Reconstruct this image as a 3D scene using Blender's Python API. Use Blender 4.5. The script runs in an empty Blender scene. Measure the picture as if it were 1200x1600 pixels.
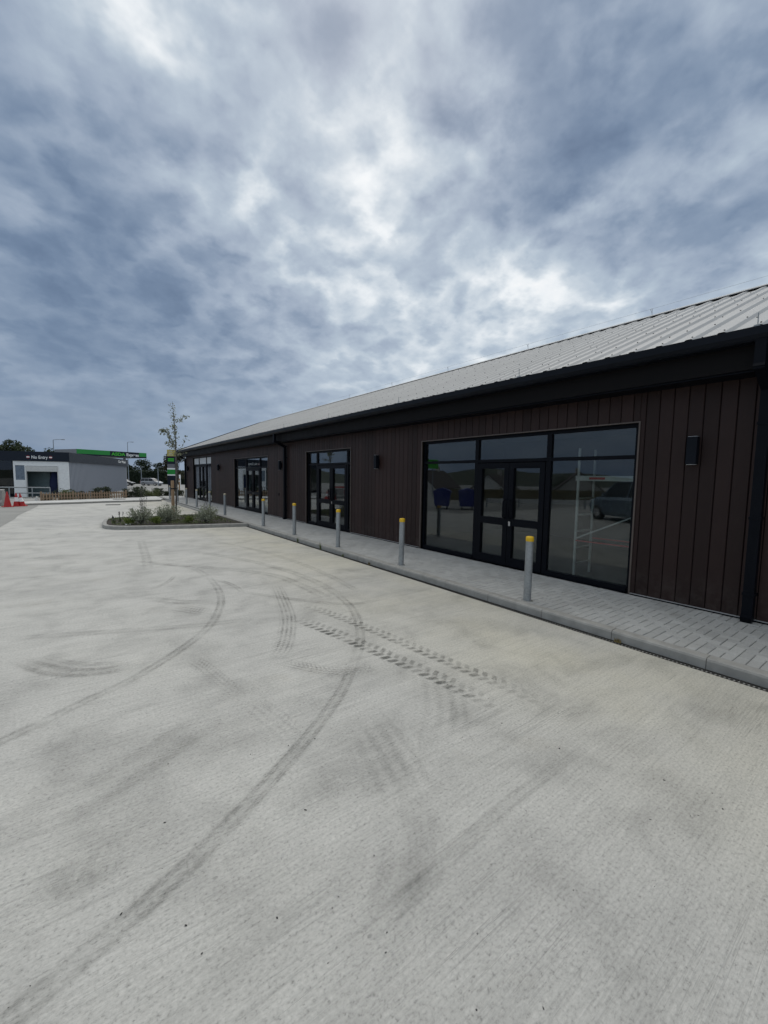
import bpy, bmesh, math, random
from mathutils import Vector, Matrix
random.seed(7)
PI = math.pi
sc = bpy.context.scene
COL = sc.collection

# ------------------------------------------------------------------ materials
class NT:
    def __init__(s, name, world=False):
        if world:
            s.m = bpy.data.worlds.new(name)
        else:
            s.m = bpy.data.materials.new(name)
        s.m.use_nodes = True
        s.t = s.m.node_tree
        s.t.nodes.clear()
    def n(s, typ, props=None, **inp):
        nd = s.t.nodes.new(typ)
        for k, v in (props or {}).items():
            setattr(nd, k, v)
        for k, v in inp.items():
            key = int(k[1:]) if k[0] == 'i' and k[1:].isdigit() else k.replace('_', ' ')
            s.set(nd, key, v)
        return nd
    def set(s, nd, key, v):
        sock = nd.inputs[key]
        if isinstance(v, bpy.types.NodeSocket):
            s.t.links.new(v, sock)
        elif isinstance(v, bpy.types.Node):
            s.t.links.new(v.outputs[0], sock)
        else:
            if sock.type == 'RGBA' and len(v) == 3:
                v = (*v, 1)
            sock.default_value = v
    def math(s, op, a, b=0.0, clamp=False):
        return s.n('ShaderNodeMath', {'operation': op, 'use_clamp': clamp}, i0=a, i1=b)
    def mix(s, fac, a, b, mode='MIX'):
        nd = s.n('ShaderNodeMix', {'data_type': 'RGBA', 'blend_type': mode})
        s.set(nd, 0, fac); s.set(nd, 6, a); s.set(nd, 7, b)
        return nd.outputs[2]
    def ramp(s, fac, stops, interp='LINEAR'):
        nd = s.n('ShaderNodeValToRGB', Fac=fac)
        cr = nd.color_ramp
        cr.interpolation = interp
        while len(cr.elements) < len(stops):
            cr.elements.new(0.5)
        for e, (p, c) in zip(cr.elements, stops):
            e.position = p
            e.color = (c, c, c, 1) if not hasattr(c, '__len__') else (*c, 1)
        return nd.outputs[0]
    def rng(s, v, a, b, c=0.0, d=1.0, smooth=False):
        return s.n('ShaderNodeMapRange', {'interpolation_type': 'SMOOTHSTEP' if smooth else 'LINEAR'},
                   i0=v, i1=a, i2=b, i3=c, i4=d).outputs[0]
    def noise(s, vec, scale, detail=4, rough=.55, dist=0.0):
        return s.n('ShaderNodeTexNoise', Vector=vec, Scale=scale, Detail=detail, Roughness=rough, Distortion=dist).outputs[0]
    def obj(s):
        return s.n('ShaderNodeTexCoord').outputs['Object']
    def mapped(s, vec, scale=(1, 1, 1), rot=(0, 0, 0)):
        return s.n('ShaderNodeMapping', Vector=vec, Scale=scale, Rotation=rot).outputs[0]
    def out(s, shader):
        o = s.n('ShaderNodeOutputMaterial')
        s.t.links.new(shader.outputs[0], o.inputs[0])
        return s.m

def pbr(name, col, rough=.6, metal=0.0, spec=.5, var=.12, vscale=6.0, bump=0.0, bscale=60.0, stretch=(1, 1, 1)):
    t = NT(name)
    v = t.mapped(t.obj(), stretch)
    n1 = t.noise(v, vscale, 5)
    f = t.rng(n1, .3, .7, 1 - var, 1 + var)
    c = t.mix(1.0, col, t.n('ShaderNodeCombineColor', i0=f, i1=f, i2=f).outputs[0], 'MULTIPLY')
    b = t.n('ShaderNodeBsdfPrincipled', Base_Color=c, Roughness=rough, Metallic=metal)
    b.inputs['Specular IOR Level'].default_value = spec
    r = t.rng(n1, .3, .7, max(0.02, rough - .08), min(1, rough + .08))
    t.set(b, 'Roughness', r)
    if bump:
        bn = t.n('ShaderNodeBump', Strength=bump, Distance=.01, Height=t.noise(v, bscale, 4))
        t.set(b, 'Normal', bn)
    return t.out(b)

M = {}
M['clad'] = None
def cladding_material():
    t = NT('brown_cladding')
    o = t.obj()
    g = t.n('ShaderNodeNewGeometry').outputs['Random Per Island']
    grain = t.noise(t.mapped(o, (8, 60, 2.0)), 3.0, 6, .6)
    wide = t.noise(o, 1.1, 3)
    k = t.math('MULTIPLY', t.rng(grain, .3, .7, .85, 1.15), t.rng(g, 0, 1, .74, 1.24))
    k = t.math('MULTIPLY', k, t.rng(wide, .3, .7, .9, 1.12))
    c = t.mix(1.0, (.030, .0165, .0145), t.n('ShaderNodeCombineColor', i0=k, i1=k, i2=k).outputs[0], 'MULTIPLY')
    hz_ = t.n('ShaderNodeSeparateXYZ', Vector=o).outputs[2]
    sp_ = t.math('MULTIPLY', t.rng(hz_, .75, .10, 0, 1, True), t.rng(t.noise(o, 7, 6, .7), .42, .72))
    c = t.mix(t.math('MULTIPLY', sp_, .20), c, (.16, .145, .125))
    b = t.n('ShaderNodeBsdfPrincipled', Base_Color=c, Roughness=.5)
    b.inputs['Specular IOR Level'].default_value = .22
    t.set(b, 'Roughness', t.rng(grain, .3, .7, .42, .6))
    t.set(b, 'Normal', t.n('ShaderNodeBump', Strength=.15, Distance=.004, Height=grain))
    return t.out(b)
M['clad'] = cladding_material()
M['black'] = pbr('black_powder_coat', (.0045, .0055, .0085), .45, spec=.09, var=.15, vscale=3)
M['gutter'] = pbr('anthracite_gutter', (.0065, .0085, .013), .45, spec=.12, var=.2, vscale=2)
M['fascia'] = pbr('dark_fascia', (.0075, .0068, .0072), .6, spec=.1, var=.15)
M['trim'] = pbr('brown_trim', (.10, .078, .066), .45)
M['alu'] = pbr('mill_aluminium', (.45, .45, .45), .4, .6)
M['galv'] = None
def galv():
    t = NT('galvanised_steel')
    o = t.obj()
    v = t.n('ShaderNodeTexVoronoi', Vector=o, Scale=45.0)
    n1 = t.noise(t.mapped(o, (1, 1, .35)), 9, 5)
    k = t.math('MULTIPLY', t.rng(v.outputs['Color'], 0, 1, .85, 1.1), t.rng(n1, .3, .7, .78, 1.1))
    c = t.mix(1.0, (.36, .38, .39), t.n('ShaderNodeCombineColor', i0=k, i1=k, i2=k).outputs[0], 'MULTIPLY')
    sf = t.rng(t.noise(t.mapped(o, (14, 14, 3)), 1.0, 6, .7), .58, .70)
    c = t.mix(t.math('MULTIPLY', sf, .45), c, (.17, .165, .15))
    b = t.n('ShaderNodeBsdfPrincipled', Base_Color=c, Metallic=.55, Roughness=.5)
    t.set(b, 'Roughness', t.rng(n1, .3, .7, .42, .62))
    return t.out(b)
M['galv'] = galv()
M['steel'] = pbr('brushed_steel', (.6, .6, .6), .3, .9)
M['scaf'] = pbr('scaffold_aluminium', (.31, .32, .315), .45, 0)
M['yellow'] = pbr('yellow_cap', (.70, .43, .01), .45, var=.1)
M['yellowdull'] = pbr('faded_cap', (.45, .40, .28), .5)
M['white'] = pbr('white_paint', (.84, .85, .84), .5, var=.06)
M['white2'] = pbr('off_white_panel', (.62, .62, .60), .5, var=.06)
M['film'] = pbr('white_film', (.62, .64, .66), .4, var=.1)
M['navy'] = pbr('dark_navy_cladding', (.014, .020, .032), .5, spec=.2, var=.1)
M['green'] = pbr('green_sign', (.015, .26, .04), .4, var=.06)
M['brightgreen'] = pbr('bright_green_lettering', (.06, .50, .03), .4, var=.05)
M['greycan'] = pbr('grey_canopy_side', (.20, .21, .23), .5)
M['red'] = pbr('red_cone_plastic', (.42, .022, .02), .5, var=.12, vscale=8)
M['redsign'] = pbr('red_sign', (.30, .015, .02), .5)
M['cream'] = pbr('concrete_white', (.55, .55, .53), .7, var=.12, bump=.2)
M['wood'] = pbr('weathered_picket_wood', (.27, .19, .125), .8, var=.25, vscale=10, stretch=(6, 6, 1))
M['stake'] = pbr('stake_wood', (.33, .215, .125), .8, var=.25, vscale=6, stretch=(8, 8, 1), bump=.3)
M['bark'] = pbr('bark', (.13, .115, .10), .9, var=.3, vscale=20, bump=.5)
M['rubber'] = pbr('black_rubber', (.012, .012, .012), .7)
M['blue'] = pbr('blue_plastic', (.008, .02, .22), .45)
M['brush'] = pbr('dark_blue_brush', (.006, .012, .05), .9, var=.5, vscale=30)
M['teal'] = pbr('teal_panel', (.16, .22, .23), .4)
M['soil'] = pbr('dark_soil', (.030, .023, .017), .95, var=.5, vscale=25, bump=1, bscale=50)
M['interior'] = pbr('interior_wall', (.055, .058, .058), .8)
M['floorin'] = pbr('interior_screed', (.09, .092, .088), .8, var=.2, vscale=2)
M['housewall'] = pbr('render_wall', (.42, .40, .36), .8)
M['tile'] = pbr('dark_roof_tile', (.07, .055, .05), .8, var=.25, vscale=4)
M['oak'] = pbr('olive_timber', (.16, .13, .06), .85, var=.25, stretch=(1, 1, 10))
M['suv_silver'] = pbr('silver_paint', (.34, .35, .37), .32, .3, var=.04)
M['suv_blue'] = pbr('blue_grey_paint', (.16, .21, .26), .25, .4, var=.04)
M['suv_dark'] = pbr('dark_grey_paint', (.03, .033, .037), .3, .2, var=.04)
M['carglass'] = pbr('car_glass', (.012, .014, .016), .08, var=.05)
M['lampglass'] = pbr('headlamp', (.75, .77, .78), .15)
M['tail'] = pbr('tail_lamp', (.35, .01, .01), .2)
M['kerb'] = pbr('kerb_concrete', (.30, .293, .272), .8, var=.16, vscale=7, bump=.35, bscale=90)
M['joint'] = pbr('dark_joint', (.25, .245, .23), .95, var=.3, vscale=15)
M['iron'] = pbr('cast_iron', (.035, .033, .030), .6, .3, var=.35, vscale=12)
M['grit'] = pbr('dark_grit', (.05, .05, .048), .9, var=.5)
M['paperwhite'] = pbr('litter', (.7, .7, .68), .7)

def foliage(name, dark, light):
    t = NT(name)
    g = t.n('ShaderNodeNewGeometry').outputs['Random Per Island']
    n1 = t.noise(t.obj(), 2.2, 3)
    k = t.math('ADD', t.math('MULTIPLY', g, .6), t.rng(n1, .3, .7, 0, .5), True)
    c = t.mix(k, dark, light)
    b = t.n('ShaderNodeBsdfPrincipled', Base_Color=c, Roughness=.6)
    tr = t.n('ShaderNodeBsdfTranslucent', Color=c)
    return t.out(t.n('ShaderNodeMixShader', Fac=.25, i1=b, i2=tr))
M['leaf_hedge'] = foliage('hedge_leaves', (.010, .020, .010), (.030, .050, .022))
M['leaf_tree'] = foliage('tree_leaves', (.018, .030, .014), (.055, .075, .030))
M['leaf_brown'] = foliage('brownish_leaves', (.025, .028, .014), (.075, .070, .035))
M['leaf_young'] = foliage('young_tree_leaves', (.10, .115, .07), (.31, .32, .21))
M['leaf_grey'] = foliage('grey_green_leaves', (.17, .19, .135), (.46, .48, .36))
M['leaf_moss'] = foliage('moss_green_leaves', (.06, .095, .014), (.20, .25, .05))
M['leaf_low'] = foliage('low_leaves', (.05, .07, .025), (.19, .22, .09))
M['leaf_purple'] = foliage('dull_flower_spikes', (.05, .045, .05), (.14, .13, .13))
M['straw'] = foliage('dry_weed', (.12, .09, .03), (.28, .22, .09))

def concrete():
    t = NT('brushed_concrete')
    o = t.obj()
    sx = t.n('ShaderNodeSeparateXYZ', Vector=o)
    big = t.noise(o, .28, 4, .6, .3)
    mid = t.noise(o, 1.7, 7, .62, .4)
    brush = t.noise(t.mapped(o, (2.0, 75, 1), (0, 0, math.radians(2))), 1.0, 4, .62)
    brush2 = t.noise(t.mapped(o, (.55, 26, 1), (0, 0, math.radians(-1))), 1.0, 5, .65)
    fine = t.noise(o, 140, 3, .6)
    grain = t.noise(t.mapped(o, (40, 90, 1)), 1.0, 4, .7)
    # open pits and drag marks
    vo = t.n('ShaderNodeTexVoronoi', {'feature': 'F1'}, Vector=t.mapped(o, (26, 62, 1)), Scale=1.0, Randomness=1.0).outputs['Distance']
    pitmask = t.rng(t.noise(o, 2.6, 4, .6), .46, .66)
    pit = t.math('MULTIPLY', t.rng(vo, .13, .05), pitmask)
    vo2 = t.n('ShaderNodeTexVoronoi', {'feature': 'F1'}, Vector=t.mapped(o, (3.0, 5.0, 1)), Scale=1.0).outputs['Distance']
    speck = t.rng(vo2, .045, .03)
    c = t.mix(t.rng(big, .32, .68), (.405, .398, .375), (.475, .465, .43))
    warm = t.math('MULTIPLY', t.rng(sx.outputs[0], 1.8, 4.3, 0, 1, True), t.rng(t.noise(o, .6, 4), .3, .65, .25, 1))
    c = t.mix(t.math('MULTIPLY', warm, .55), c, (.52, .485, .37))
    c = t.mix(1.0, c, t.ramp(mid, [(.28, .76), (.5, 1.0), (.72, 1.10)]), 'MULTIPLY')
    # wider drifts of tyre dirt
    drift = t.noise(t.mapped(o, (.5, 1.3, 1), (0, 0, .5)), 1.0, 6, .68, .8)
    c = t.mix(1.0, c, t.ramp(drift, [(.30, 1.03), (.52, 1.0), (.66, .90), (.8, .84)]), 'MULTIPLY')
    c = t.mix(1.0, c, t.ramp(brush, [(.25, .86), (.5, 1.0), (.75, 1.06)]), 'MULTIPLY')
    c = t.mix(1.0, c, t.ramp(brush2, [(.28, .90), (.41, .97), (.6, 1.02), (.75, 1.06)]), 'MULTIPLY')
    c = t.mix(1.0, c, t.ramp(grain, [(.25, .66), (.45, .98), (.75, 1.14)]), 'MULTIPLY')
    # single drag lines left by the brush, in patches
    ln = t.noise(t.mapped(o, (.22, 9, 1), (0, 0, math.radians(1.5))), 1.0, 5, .6)
    ln = t.rng(t.math('ABSOLUTE', t.math('SUBTRACT', ln, .5)), .010, .002)
    lm = t.math('MULTIPLY', t.rng(t.noise(o, .8, 4), .45, .62), t.rng(grain, .3, .6, .3, 1))
    line = t.math('MULTIPLY', ln, lm)
    c = t.mix(t.math('MULTIPLY', line, .34), c, (.15, .15, .145))
    spk = t.noise(o, 55, 4, .7)
    c = t.mix(1.0, c, t.ramp(spk, [(.30, .58), (.43, .96), (.7, 1.12)]), 'MULTIPLY')
    c = t.mix(t.math('MULTIPLY', pit, .45), c, (.13, .13, .125))
    c = t.mix(t.math('MULTIPLY', speck, .4), c, (.12, .12, .115))
    # rust / clay stain
    st = t.rng(t.noise(o, .9, 5, .6), .62, .74)
    c = t.mix(t.math('MULTIPLY', st, .18), c, (.36, .31, .23))
    h = t.math('ADD', t.math('MULTIPLY', brush, .9), t.math('MULTIPLY', brush2, 1.0))
    h = t.math('ADD', h, t.math('MULTIPLY', fine, .35))
    h = t.math('ADD', h, t.math('MULTIPLY', grain, .9))
    h = t.math('SUBTRACT', h, t.math('MULTIPLY', pit, 1.1))
    h = t.math('SUBTRACT', h, t.math('MULTIPLY', line, .7))
    b = t.n('ShaderNodeBsdfPrincipled', Base_Color=c, Roughness=.78)
    t.set(b, 'Normal', t.n('ShaderNodeBump', Strength=.5, Distance=.005, Height=h))
    return t.out(b)
M['concrete'] = concrete()

def asphalt(name, a, bcol, sc_=90):
    t = NT(name)
    o = t.obj()
    n1 = t.noise(o, .5, 5, .6)
    n2 = t.noise(o, sc_, 3, .6)
    c = t.mix(t.rng(n1, .3, .7), a, bcol)
    c = t.mix(1.0, c, t.ramp(n2, [(.3, .8), (.7, 1.15)]), 'MULTIPLY')
    b = t.n('ShaderNodeBsdfPrincipled', Base_Color=c, Roughness=.85)
    t.set(b, 'Normal', t.n('ShaderNodeBump', Strength=.3, Distance=.005, Height=n2))
    return t.out(b)
M['tarmac'] = asphalt('worn_tarmac', (.22, .22, .205), (.29, .285, .265))
M['ground'] = asphalt('far_tarmac', (.20, .20, .19), (.30, .295, .28), 8)
M['farpath'] = asphalt('pale_path_concrete', (.44, .44, .43), (.56, .56, .54), 40)
M['hill'] = asphalt('hill_fields', (.015, .022, .010), (.04, .05, .022), .05)

def paver():
    t = NT('grey_paving_block')
    o = t.obj()
    g = t.n('ShaderNodeNewGeometry').outputs['Random Per Island']
    n1 = t.noise(o, 1.2, 5, .6)
    n2 = t.noise(o, 120, 3)
    c = t.mix(t.rng(g, 0, 1), (.36, .36, .348), (.425, .425, .41))
    c = t.mix(t.math('MULTIPLY', t.rng(t.noise(o, 2.3, 6, .65), .56, .72), .35), c, (.24, .23, .20))
    c = t.mix(1.0, c, t.ramp(n1, [(.3, .88), (.7, 1.08)]), 'MULTIPLY')
    c = t.mix(1.0, c, t.ramp(n2, [(.3, .86), (.7, 1.1)]), 'MULTIPLY')
    b = t.n('ShaderNodeBsdfPrincipled', Base_Color=c, Roughness=.8)
    t.set(b, 'Normal', t.n('ShaderNodeBump', Strength=.25, Distance=.003, Height=n2))
    return t.out(b)
M['paver'] = paver()

def roofmat():
    t = NT('pale_grey_roof_sheet')
    o = t.obj()
    n1 = t.noise(t.mapped(o, (.35, 2.5, .35)), 1.2, 5, .6)
    g = t.noise(o, .5, 3)
    c = t.mix(t.rng(n1, .3, .7), (.285, .288, .288), (.33, .333, .33))
    c = t.mix(1.0, c, t.ramp(g, [(.3, .92), (.7, 1.05)]), 'MULTIPLY')
    b = t.n('ShaderNodeBsdfPrincipled', Base_Color=c, Roughness=.5)
    return t.out(b)
M['roof'] = roofmat()

def glass(name, tint=(.60, .66, .66), r0=.045, k=.62):
    # sheet glass: reflection grows with the angle of view (Schlick), the rest passes through
    t = NT(name)
    ge = t.n('ShaderNodeNewGeometry')
    d = t.n('ShaderNodeVectorMath', {'operation': 'DOT_PRODUCT'}, i0=ge.outputs['Incoming'], i1=ge.outputs['Normal'])
    c = t.math('ABSOLUTE', d.outputs['Value'])
    p = t.math('POWER', t.math('SUBTRACT', 1.0, c, True), 4.0)
    f = t.math('ADD', t.math('MULTIPLY', p, k), r0, True)
    wob = t.n('ShaderNodeBump', Strength=.012, Distance=.02, Height=t.noise(t.obj(), .7, 1))
    gl = t.n('ShaderNodeBsdfGlossy', Roughness=.004, Color=(.93, .96, 1), Normal=wob)
    tr = t.n('ShaderNodeBsdfTransparent', Color=tint)
    # thin film of dust
    du = t.n('ShaderNodeBsdfDiffuse', Color=(.45, .46, .44))
    dm = t.rng(t.noise(t.obj(), 2.0, 6, .65), .35, .8, .001, .014)
    m1 = t.n('ShaderNodeMixShader', Fac=f, i1=tr, i2=gl)
    return t.out(t.n('ShaderNodeMixShader', Fac=dm, i1=m1, i2=du))
M['glass'] = glass('shop_glass', (.86, .90, .89), .055, .90)
M['glazing'] = glass('tinted_glazing', (.35, .36, .35), .06, .7)

def decal(kind):
    t = NT('tyre_rubber_' + kind)
    o = t.obj()
    uv = t.n('ShaderNodeUVMap').outputs[0]
    s = t.n('ShaderNodeSeparateXYZ', Vector=uv)
    u, v = s.outputs[0], s.outputs[1]
    st = t.n('ShaderNodeAttribute', {'attribute_name': 'strength'}).outputs['Fac']
    d = t.math('ABSOLUTE', t.math('SUBTRACT', v, .5))           # 0 centre .. .5 edge
    n1 = t.noise(o, 3.0, 5, .65)
    n2 = t.noise(o, 38, 4, .7)
    n3 = t.noise(t.mapped(o, (18, 60, 1)), 1.0, 3, .7)
    if kind == 'stain':
        u2 = t.math('SUBTRACT', u, .5); v2 = t.math('SUBTRACT', v, .5)
        r = t.math('SQRT', t.math('ADD', t.math('MULTIPLY', u2, u2), t.math('MULTIPLY', v2, v2)))
        e = t.rng(t.math('ADD', r, t.rng(t.noise(o, 5.0, 5, .7), .25, .75, -.2, .2)), .42, .08, 0, 1, True)
        pat = t.rng(n2, .34, .62)
    else:
        e = t.rng(t.math('ADD', d, t.rng(n2, .3, .7, -.06, .06)), .48, .33, 0, 1, True)
        if kind == 'smooth':
            twin = t.rng(t.math('ABSOLUTE', t.math('SUBTRACT', d, .24)), .0, .2, 1.0, .35)
            groove = t.rng(t.math('SINE', t.math('MULTIPLY', v, 42.0)), -1, 1, .65, 1)
            pat = t.math('MULTIPLY', t.math('MULTIPLY', twin, groove), t.rng(n2, .3, .6, .35, 1))
        elif kind == 'tread':
            w = t.math('SINE', t.math('ADD', t.math('MULTIPLY', u, 130.0), t.math('MULTIPLY', d, 24.0)))
            w2 = t.math('SINE', t.math('MULTIPLY', v, 30.0))
            pat = t.math('MULTIPLY', t.rng(t.math('ADD', w, w2), -.6, .9), t.rng(n2, .3, .6, .2, 1))
        else:  # lug: two offset rows of blocks
            row = t.math('GREATER_THAN', v, .5)
            ph = t.math('ADD', t.math('MULTIPLY', u, 62.0), t.math('MULTIPLY', row, 2.6))
            ph = t.math('ADD', ph, t.math('MULTIPLY', d, 7.0))
            w = t.math('SINE', ph)
            core = t.rng(t.math('ABSOLUTE', t.math('SUBTRACT', d, .21)), .22, .14)
            wear = t.rng(t.math('MULTIPLY', row, .45), 0, .45, 1.0, .55)
            pat = t.math('MULTIPLY', t.math('MULTIPLY', t.rng(w, -.35, .2), core), wear)
            pat = t.math('MULTIPLY', t.math('MULTIPLY', pat, t.rng(n2, .3, .6, .45, 1)), t.rng(t.noise(o, 9.0, 4, .6), .3, .6, .6, 1))
    a = t.math('MULTIPLY', t.math('MULTIPLY', e, pat), st)
    a = t.math('MULTIPLY', a, t.rng(n1, .34, .62, .18, 1.0))
    a = t.math('MULTIPLY', a, t.rng(t.noise(t.mapped(o, (2.0, 75, 1)), 1.0, 3, .6), .32, .6, .35, 1.0))
    a = t.math('MULTIPLY', a, t.rng(n3, .3, .6, .6, 1.0))
    a = t.math('MULTIPLY', a, {'smooth': .86, 'stain': .60, 'lug': 1.45}.get(kind, .85), True)
    df = t.n('ShaderNodeBsdfDiffuse', Color=(.130, .130, .118))
    tr = t.n('ShaderNodeBsdfTransparent')
    return t.out(t.n('ShaderNodeMixShader', Fac=a, i1=tr, i2=df))
for k in ('smooth', 'tread', 'lug', 'stain'):
    M['d_' + k] = decal(k)

# ------------------------------------------------------------------ mesh helpers
class MB:
    def __init__(s):
        s.v, s.f, s.mi, s.sm = [], [], [], []
    def add(s, vs, fs, mi=0, smooth=False):
        o = len(s.v)
        s.v += [tuple(p) for p in vs]
        for f in fs:
            s.f.append(tuple(o + i for i in f)); s.mi.append(mi); s.sm.append(smooth)
    def box(s, a, b, mi=0, ch=0.0):
        x0, y0, z0 = a; x1, y1, z1 = b
        if ch <= 0:
            vs = [(x0, y0, z0), (x1, y0, z0), (x1, y1, z0), (x0, y1, z0), (x0, y0, z1), (x1, y0, z1), (x1, y1, z1), (x0, y1, z1)]
            s.add(vs, [(3, 2, 1, 0), (4, 5, 6, 7), (0, 1, 5, 4), (1, 2, 6, 5), (2, 3, 7, 6), (3, 0, 4, 7)], mi)
            return
        bm = bmesh.new()
        bmesh.ops.create_cube(bm, size=1)
        for v in bm.verts:
            v.co = Vector(((x0 + x1) / 2 + v.co.x * (x1 - x0), (y0 + y1) / 2 + v.co.y * (y1 - y0), (z0 + z1) / 2 + v.co.z * (z1 - z0)))
        bmesh.ops.bevel(bm, geom=bm.edges[:], offset=ch, segments=2, affect='EDGES', profile=.5)
        s.bm(bm, mi)
    def bm(s, bm, mi=0, smooth=False, mat=None):
        bm.verts.index_update()
        vs = [(mat @ v.co) if mat else v.co for v in bm.verts]
        s.add(vs, [[v.index for v in f.verts] for f in bm.faces], mi, smooth)
        bm.free()
    def tube(s, pts, r, mi=0, n=10, smooth=True, caps=True):
        pts = [Vector(p) for p in pts]
        rs = r if hasattr(r, '__len__') else [r] * len(pts)
        rings, prev = [], None
        for i, p in enumerate(pts):
            d = (pts[min(i + 1, len(pts) - 1)] - pts[max(i - 1, 0)]).normalized()
            ref = prev if prev is not None else (Vector((0, 0, 1)) if abs(d.z) < .9 else Vector((1, 0, 0)))
            a = (ref - d * ref.dot(d)).normalized()
            prev = a
            b = d.cross(a)
            rings.append([p + (a * math.cos(2 * PI * k / n) + b * math.sin(2 * PI * k / n)) * rs[i] for k in range(n)])
        o = len(s.v)
        vs = [q for ring in rings for q in ring]
        fs = []
        for i in range(len(pts) - 1):
            for k in range(n):
                k2 = (k + 1) % n
                fs.append((i * n + k, i * n + k2, (i + 1) * n + k2, (i + 1) * n + k))
        s.add(vs, fs, mi, smooth)
        if caps:
            s.add(rings[0], [tuple(reversed(range(n)))], mi)
            s.add(rings[-1], [tuple(range(n))], mi)
    def lathe(s, prof, c=(0, 0, 0), mi=0, n=20, smooth=True):
        vs, fs = [], []
        for r, z in prof:
            for k in range(n):
                vs.append((c[0] + r * math.cos(2 * PI * k / n), c[1] + r * math.sin(2 * PI * k / n), c[2] + z))
        for i in range(len(prof) - 1):
            for k in range(n):
                k2 = (k + 1) % n
                fs.append((i * n + k, i * n + k2, (i + 1) * n + k2, (i + 1) * n + k))
        s.add(vs, fs, mi, smooth)
        m = len(prof) - 1
        s.add(vs[m * n:], [tuple(range(n))], mi)
    def poly(s, pts, z0, z1, mi=0):
        n = len(pts)
        vs = [(x, y, z0) for x, y in pts] + [(x, y, z1) for x, y in pts]
        s.add(vs, [tuple(range(n, 2 * n)), tuple(reversed(range(n)))] + [(i, (i + 1) % n, n + (i + 1) % n, n + i) for i in range(n)], mi)
    def sheet(s, pts, z, mi=0):
        s.add([(x, y, z) for x, y in pts], [tuple(range(len(pts)))], mi)
    def xf(s, mat):
        s.v = [tuple(mat @ Vector(p)) for p in s.v]
        return s
    def mesh(s, name, mats):
        me = bpy.data.meshes.new(name)
        me.from_pydata(s.v, [], s.f)
        for m in (mats if isinstance(mats, (list, tuple)) else [mats]):
            me.materials.append(m)
        me.polygons.foreach_set('material_index', s.mi)
        me.polygons.foreach_set('use_smooth', s.sm)
        me.update()
        return me
    def build(s, name, mats, parent=None):
        o = bpy.data.objects.new(name, s.mesh(name, mats))
        COL.objects.link(o)
        if parent is not None:
            o.parent = parent
        return o

def tag(o, label=None, cat=None, group=None, kind=None):
    if label: o['label'] = label
    if cat: o['category'] = cat
    if group: o['group'] = group
    if kind: o['kind'] = kind
    return o
def empty(name, loc=(0, 0, 0), rz=0, label=None, cat=None, group=None):
    o = bpy.data.objects.new(name, None)
    o.empty_display_size = .2
    o.location = loc; o.rotation_euler = (0, 0, rz)
    COL.objects.link(o)
    return tag(o, label, cat, group)
def copy_tree(o, parent=None):
    c = o.copy(); COL.objects.link(c)
    if parent is not None: c.parent = parent
    for ch in list(o.children): copy_tree(ch, c)
    return c
def struct(o):
    o['kind'] = 'structure'; return o

def text_mesh(name, body, size, mats, parent, origin, xdir, zdir=(0, 0, 1), bold=.0, depth=.01, align='LEFT', width=None):
    cu = bpy.data.curves.new(name, 'FONT')
    cu.body = body; cu.size = size; cu.extrude = depth; cu.offset = bold; cu.align_x = align
    tmp = bpy.data.objects.new('tmp_text', cu); COL.objects.link(tmp)
    dg = bpy.context.evaluated_depsgraph_get(); dg.update()
    me = bpy.data.meshes.new_from_object(tmp.evaluated_get(dg))
    bpy.data.objects.remove(tmp)
    x = Vector(xdir).normalized(); z = Vector(zdir); n = x.cross(z)
    xs = [v.co.x for v in me.vertices]
    k = width / (max(xs) - min(xs)) if width else 1.0
    for v in me.vertices:
        v.co = Vector(origin) + x * (v.co.x * k) + z * v.co.y + n * v.co.z
    me.materials.clear(); me.materials.append(mats)
    o = bpy.data.objects.new(name, me); COL.objects.link(o)
    if parent is not None: o.parent = parent
    return o

def leaves(mb, centre, radii, n, size, rng, mi=0, shell=.0, flat=False, aspect=1.7):
    cx, cy, cz = centre
    for _ in range(n):
        while True:
            p = Vector((rng.uniform(-1, 1), rng.uniform(-1, 1), rng.uniform(-1, 1)))
            if shell <= p.length <= 1: break
        q = Vector((cx + p.x * radii[0], cy + p.y * radii[1], cz + p.z * radii[2]))
        leaf(mb, q, size * rng.uniform(.6, 1.3), rng, mi, aspect)
def leaf(mb, q, s, rng, mi=0, aspect=1.7, d=None):
    a = Vector((rng.gauss(0, 1), rng.gauss(0, 1), rng.gauss(0, .8))).normalized() if d is None else d
    b = a.cross(Vector((rng.gauss(0, 1), rng.gauss(0, 1), rng.gauss(0, 1)))).normalized()
    c = a.cross(b) * s * .12
    mb.add([q - a * s * .5, q + b * s * .5 / aspect + c, q + a * s * .5, q - b * s * .5 / aspect + c], [(0, 1, 2, 3)], mi)

# ------------------------------------------------------------------ camera
H = 1.85
cam = bpy.data.cameras.new('camera')
cam_o = bpy.data.objects.new('camera', cam); COL.objects.link(cam_o)
R = ((0.8030748584748504, 0.03783495100522456, 0.5946757840773671),
     (-0.5956906861624113, 0.0760061767613865, 0.7996096969856434),
     (0.0149458390515462, 0.9963892701030803, -0.08357657757108836))
mw = Matrix([[R[i][0], R[i][1], -R[i][2], (0, 0, H)[i]] for i in range(3)] + [[0, 0, 0, 1]])
cam_o.matrix_world = mw
cam.sensor_fit = 'VERTICAL'; cam.sensor_height = 24; cam.lens = 24 * 647 / 1600
cam.clip_start = .05; cam.clip_end = 6000
sc.camera = cam_o

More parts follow.
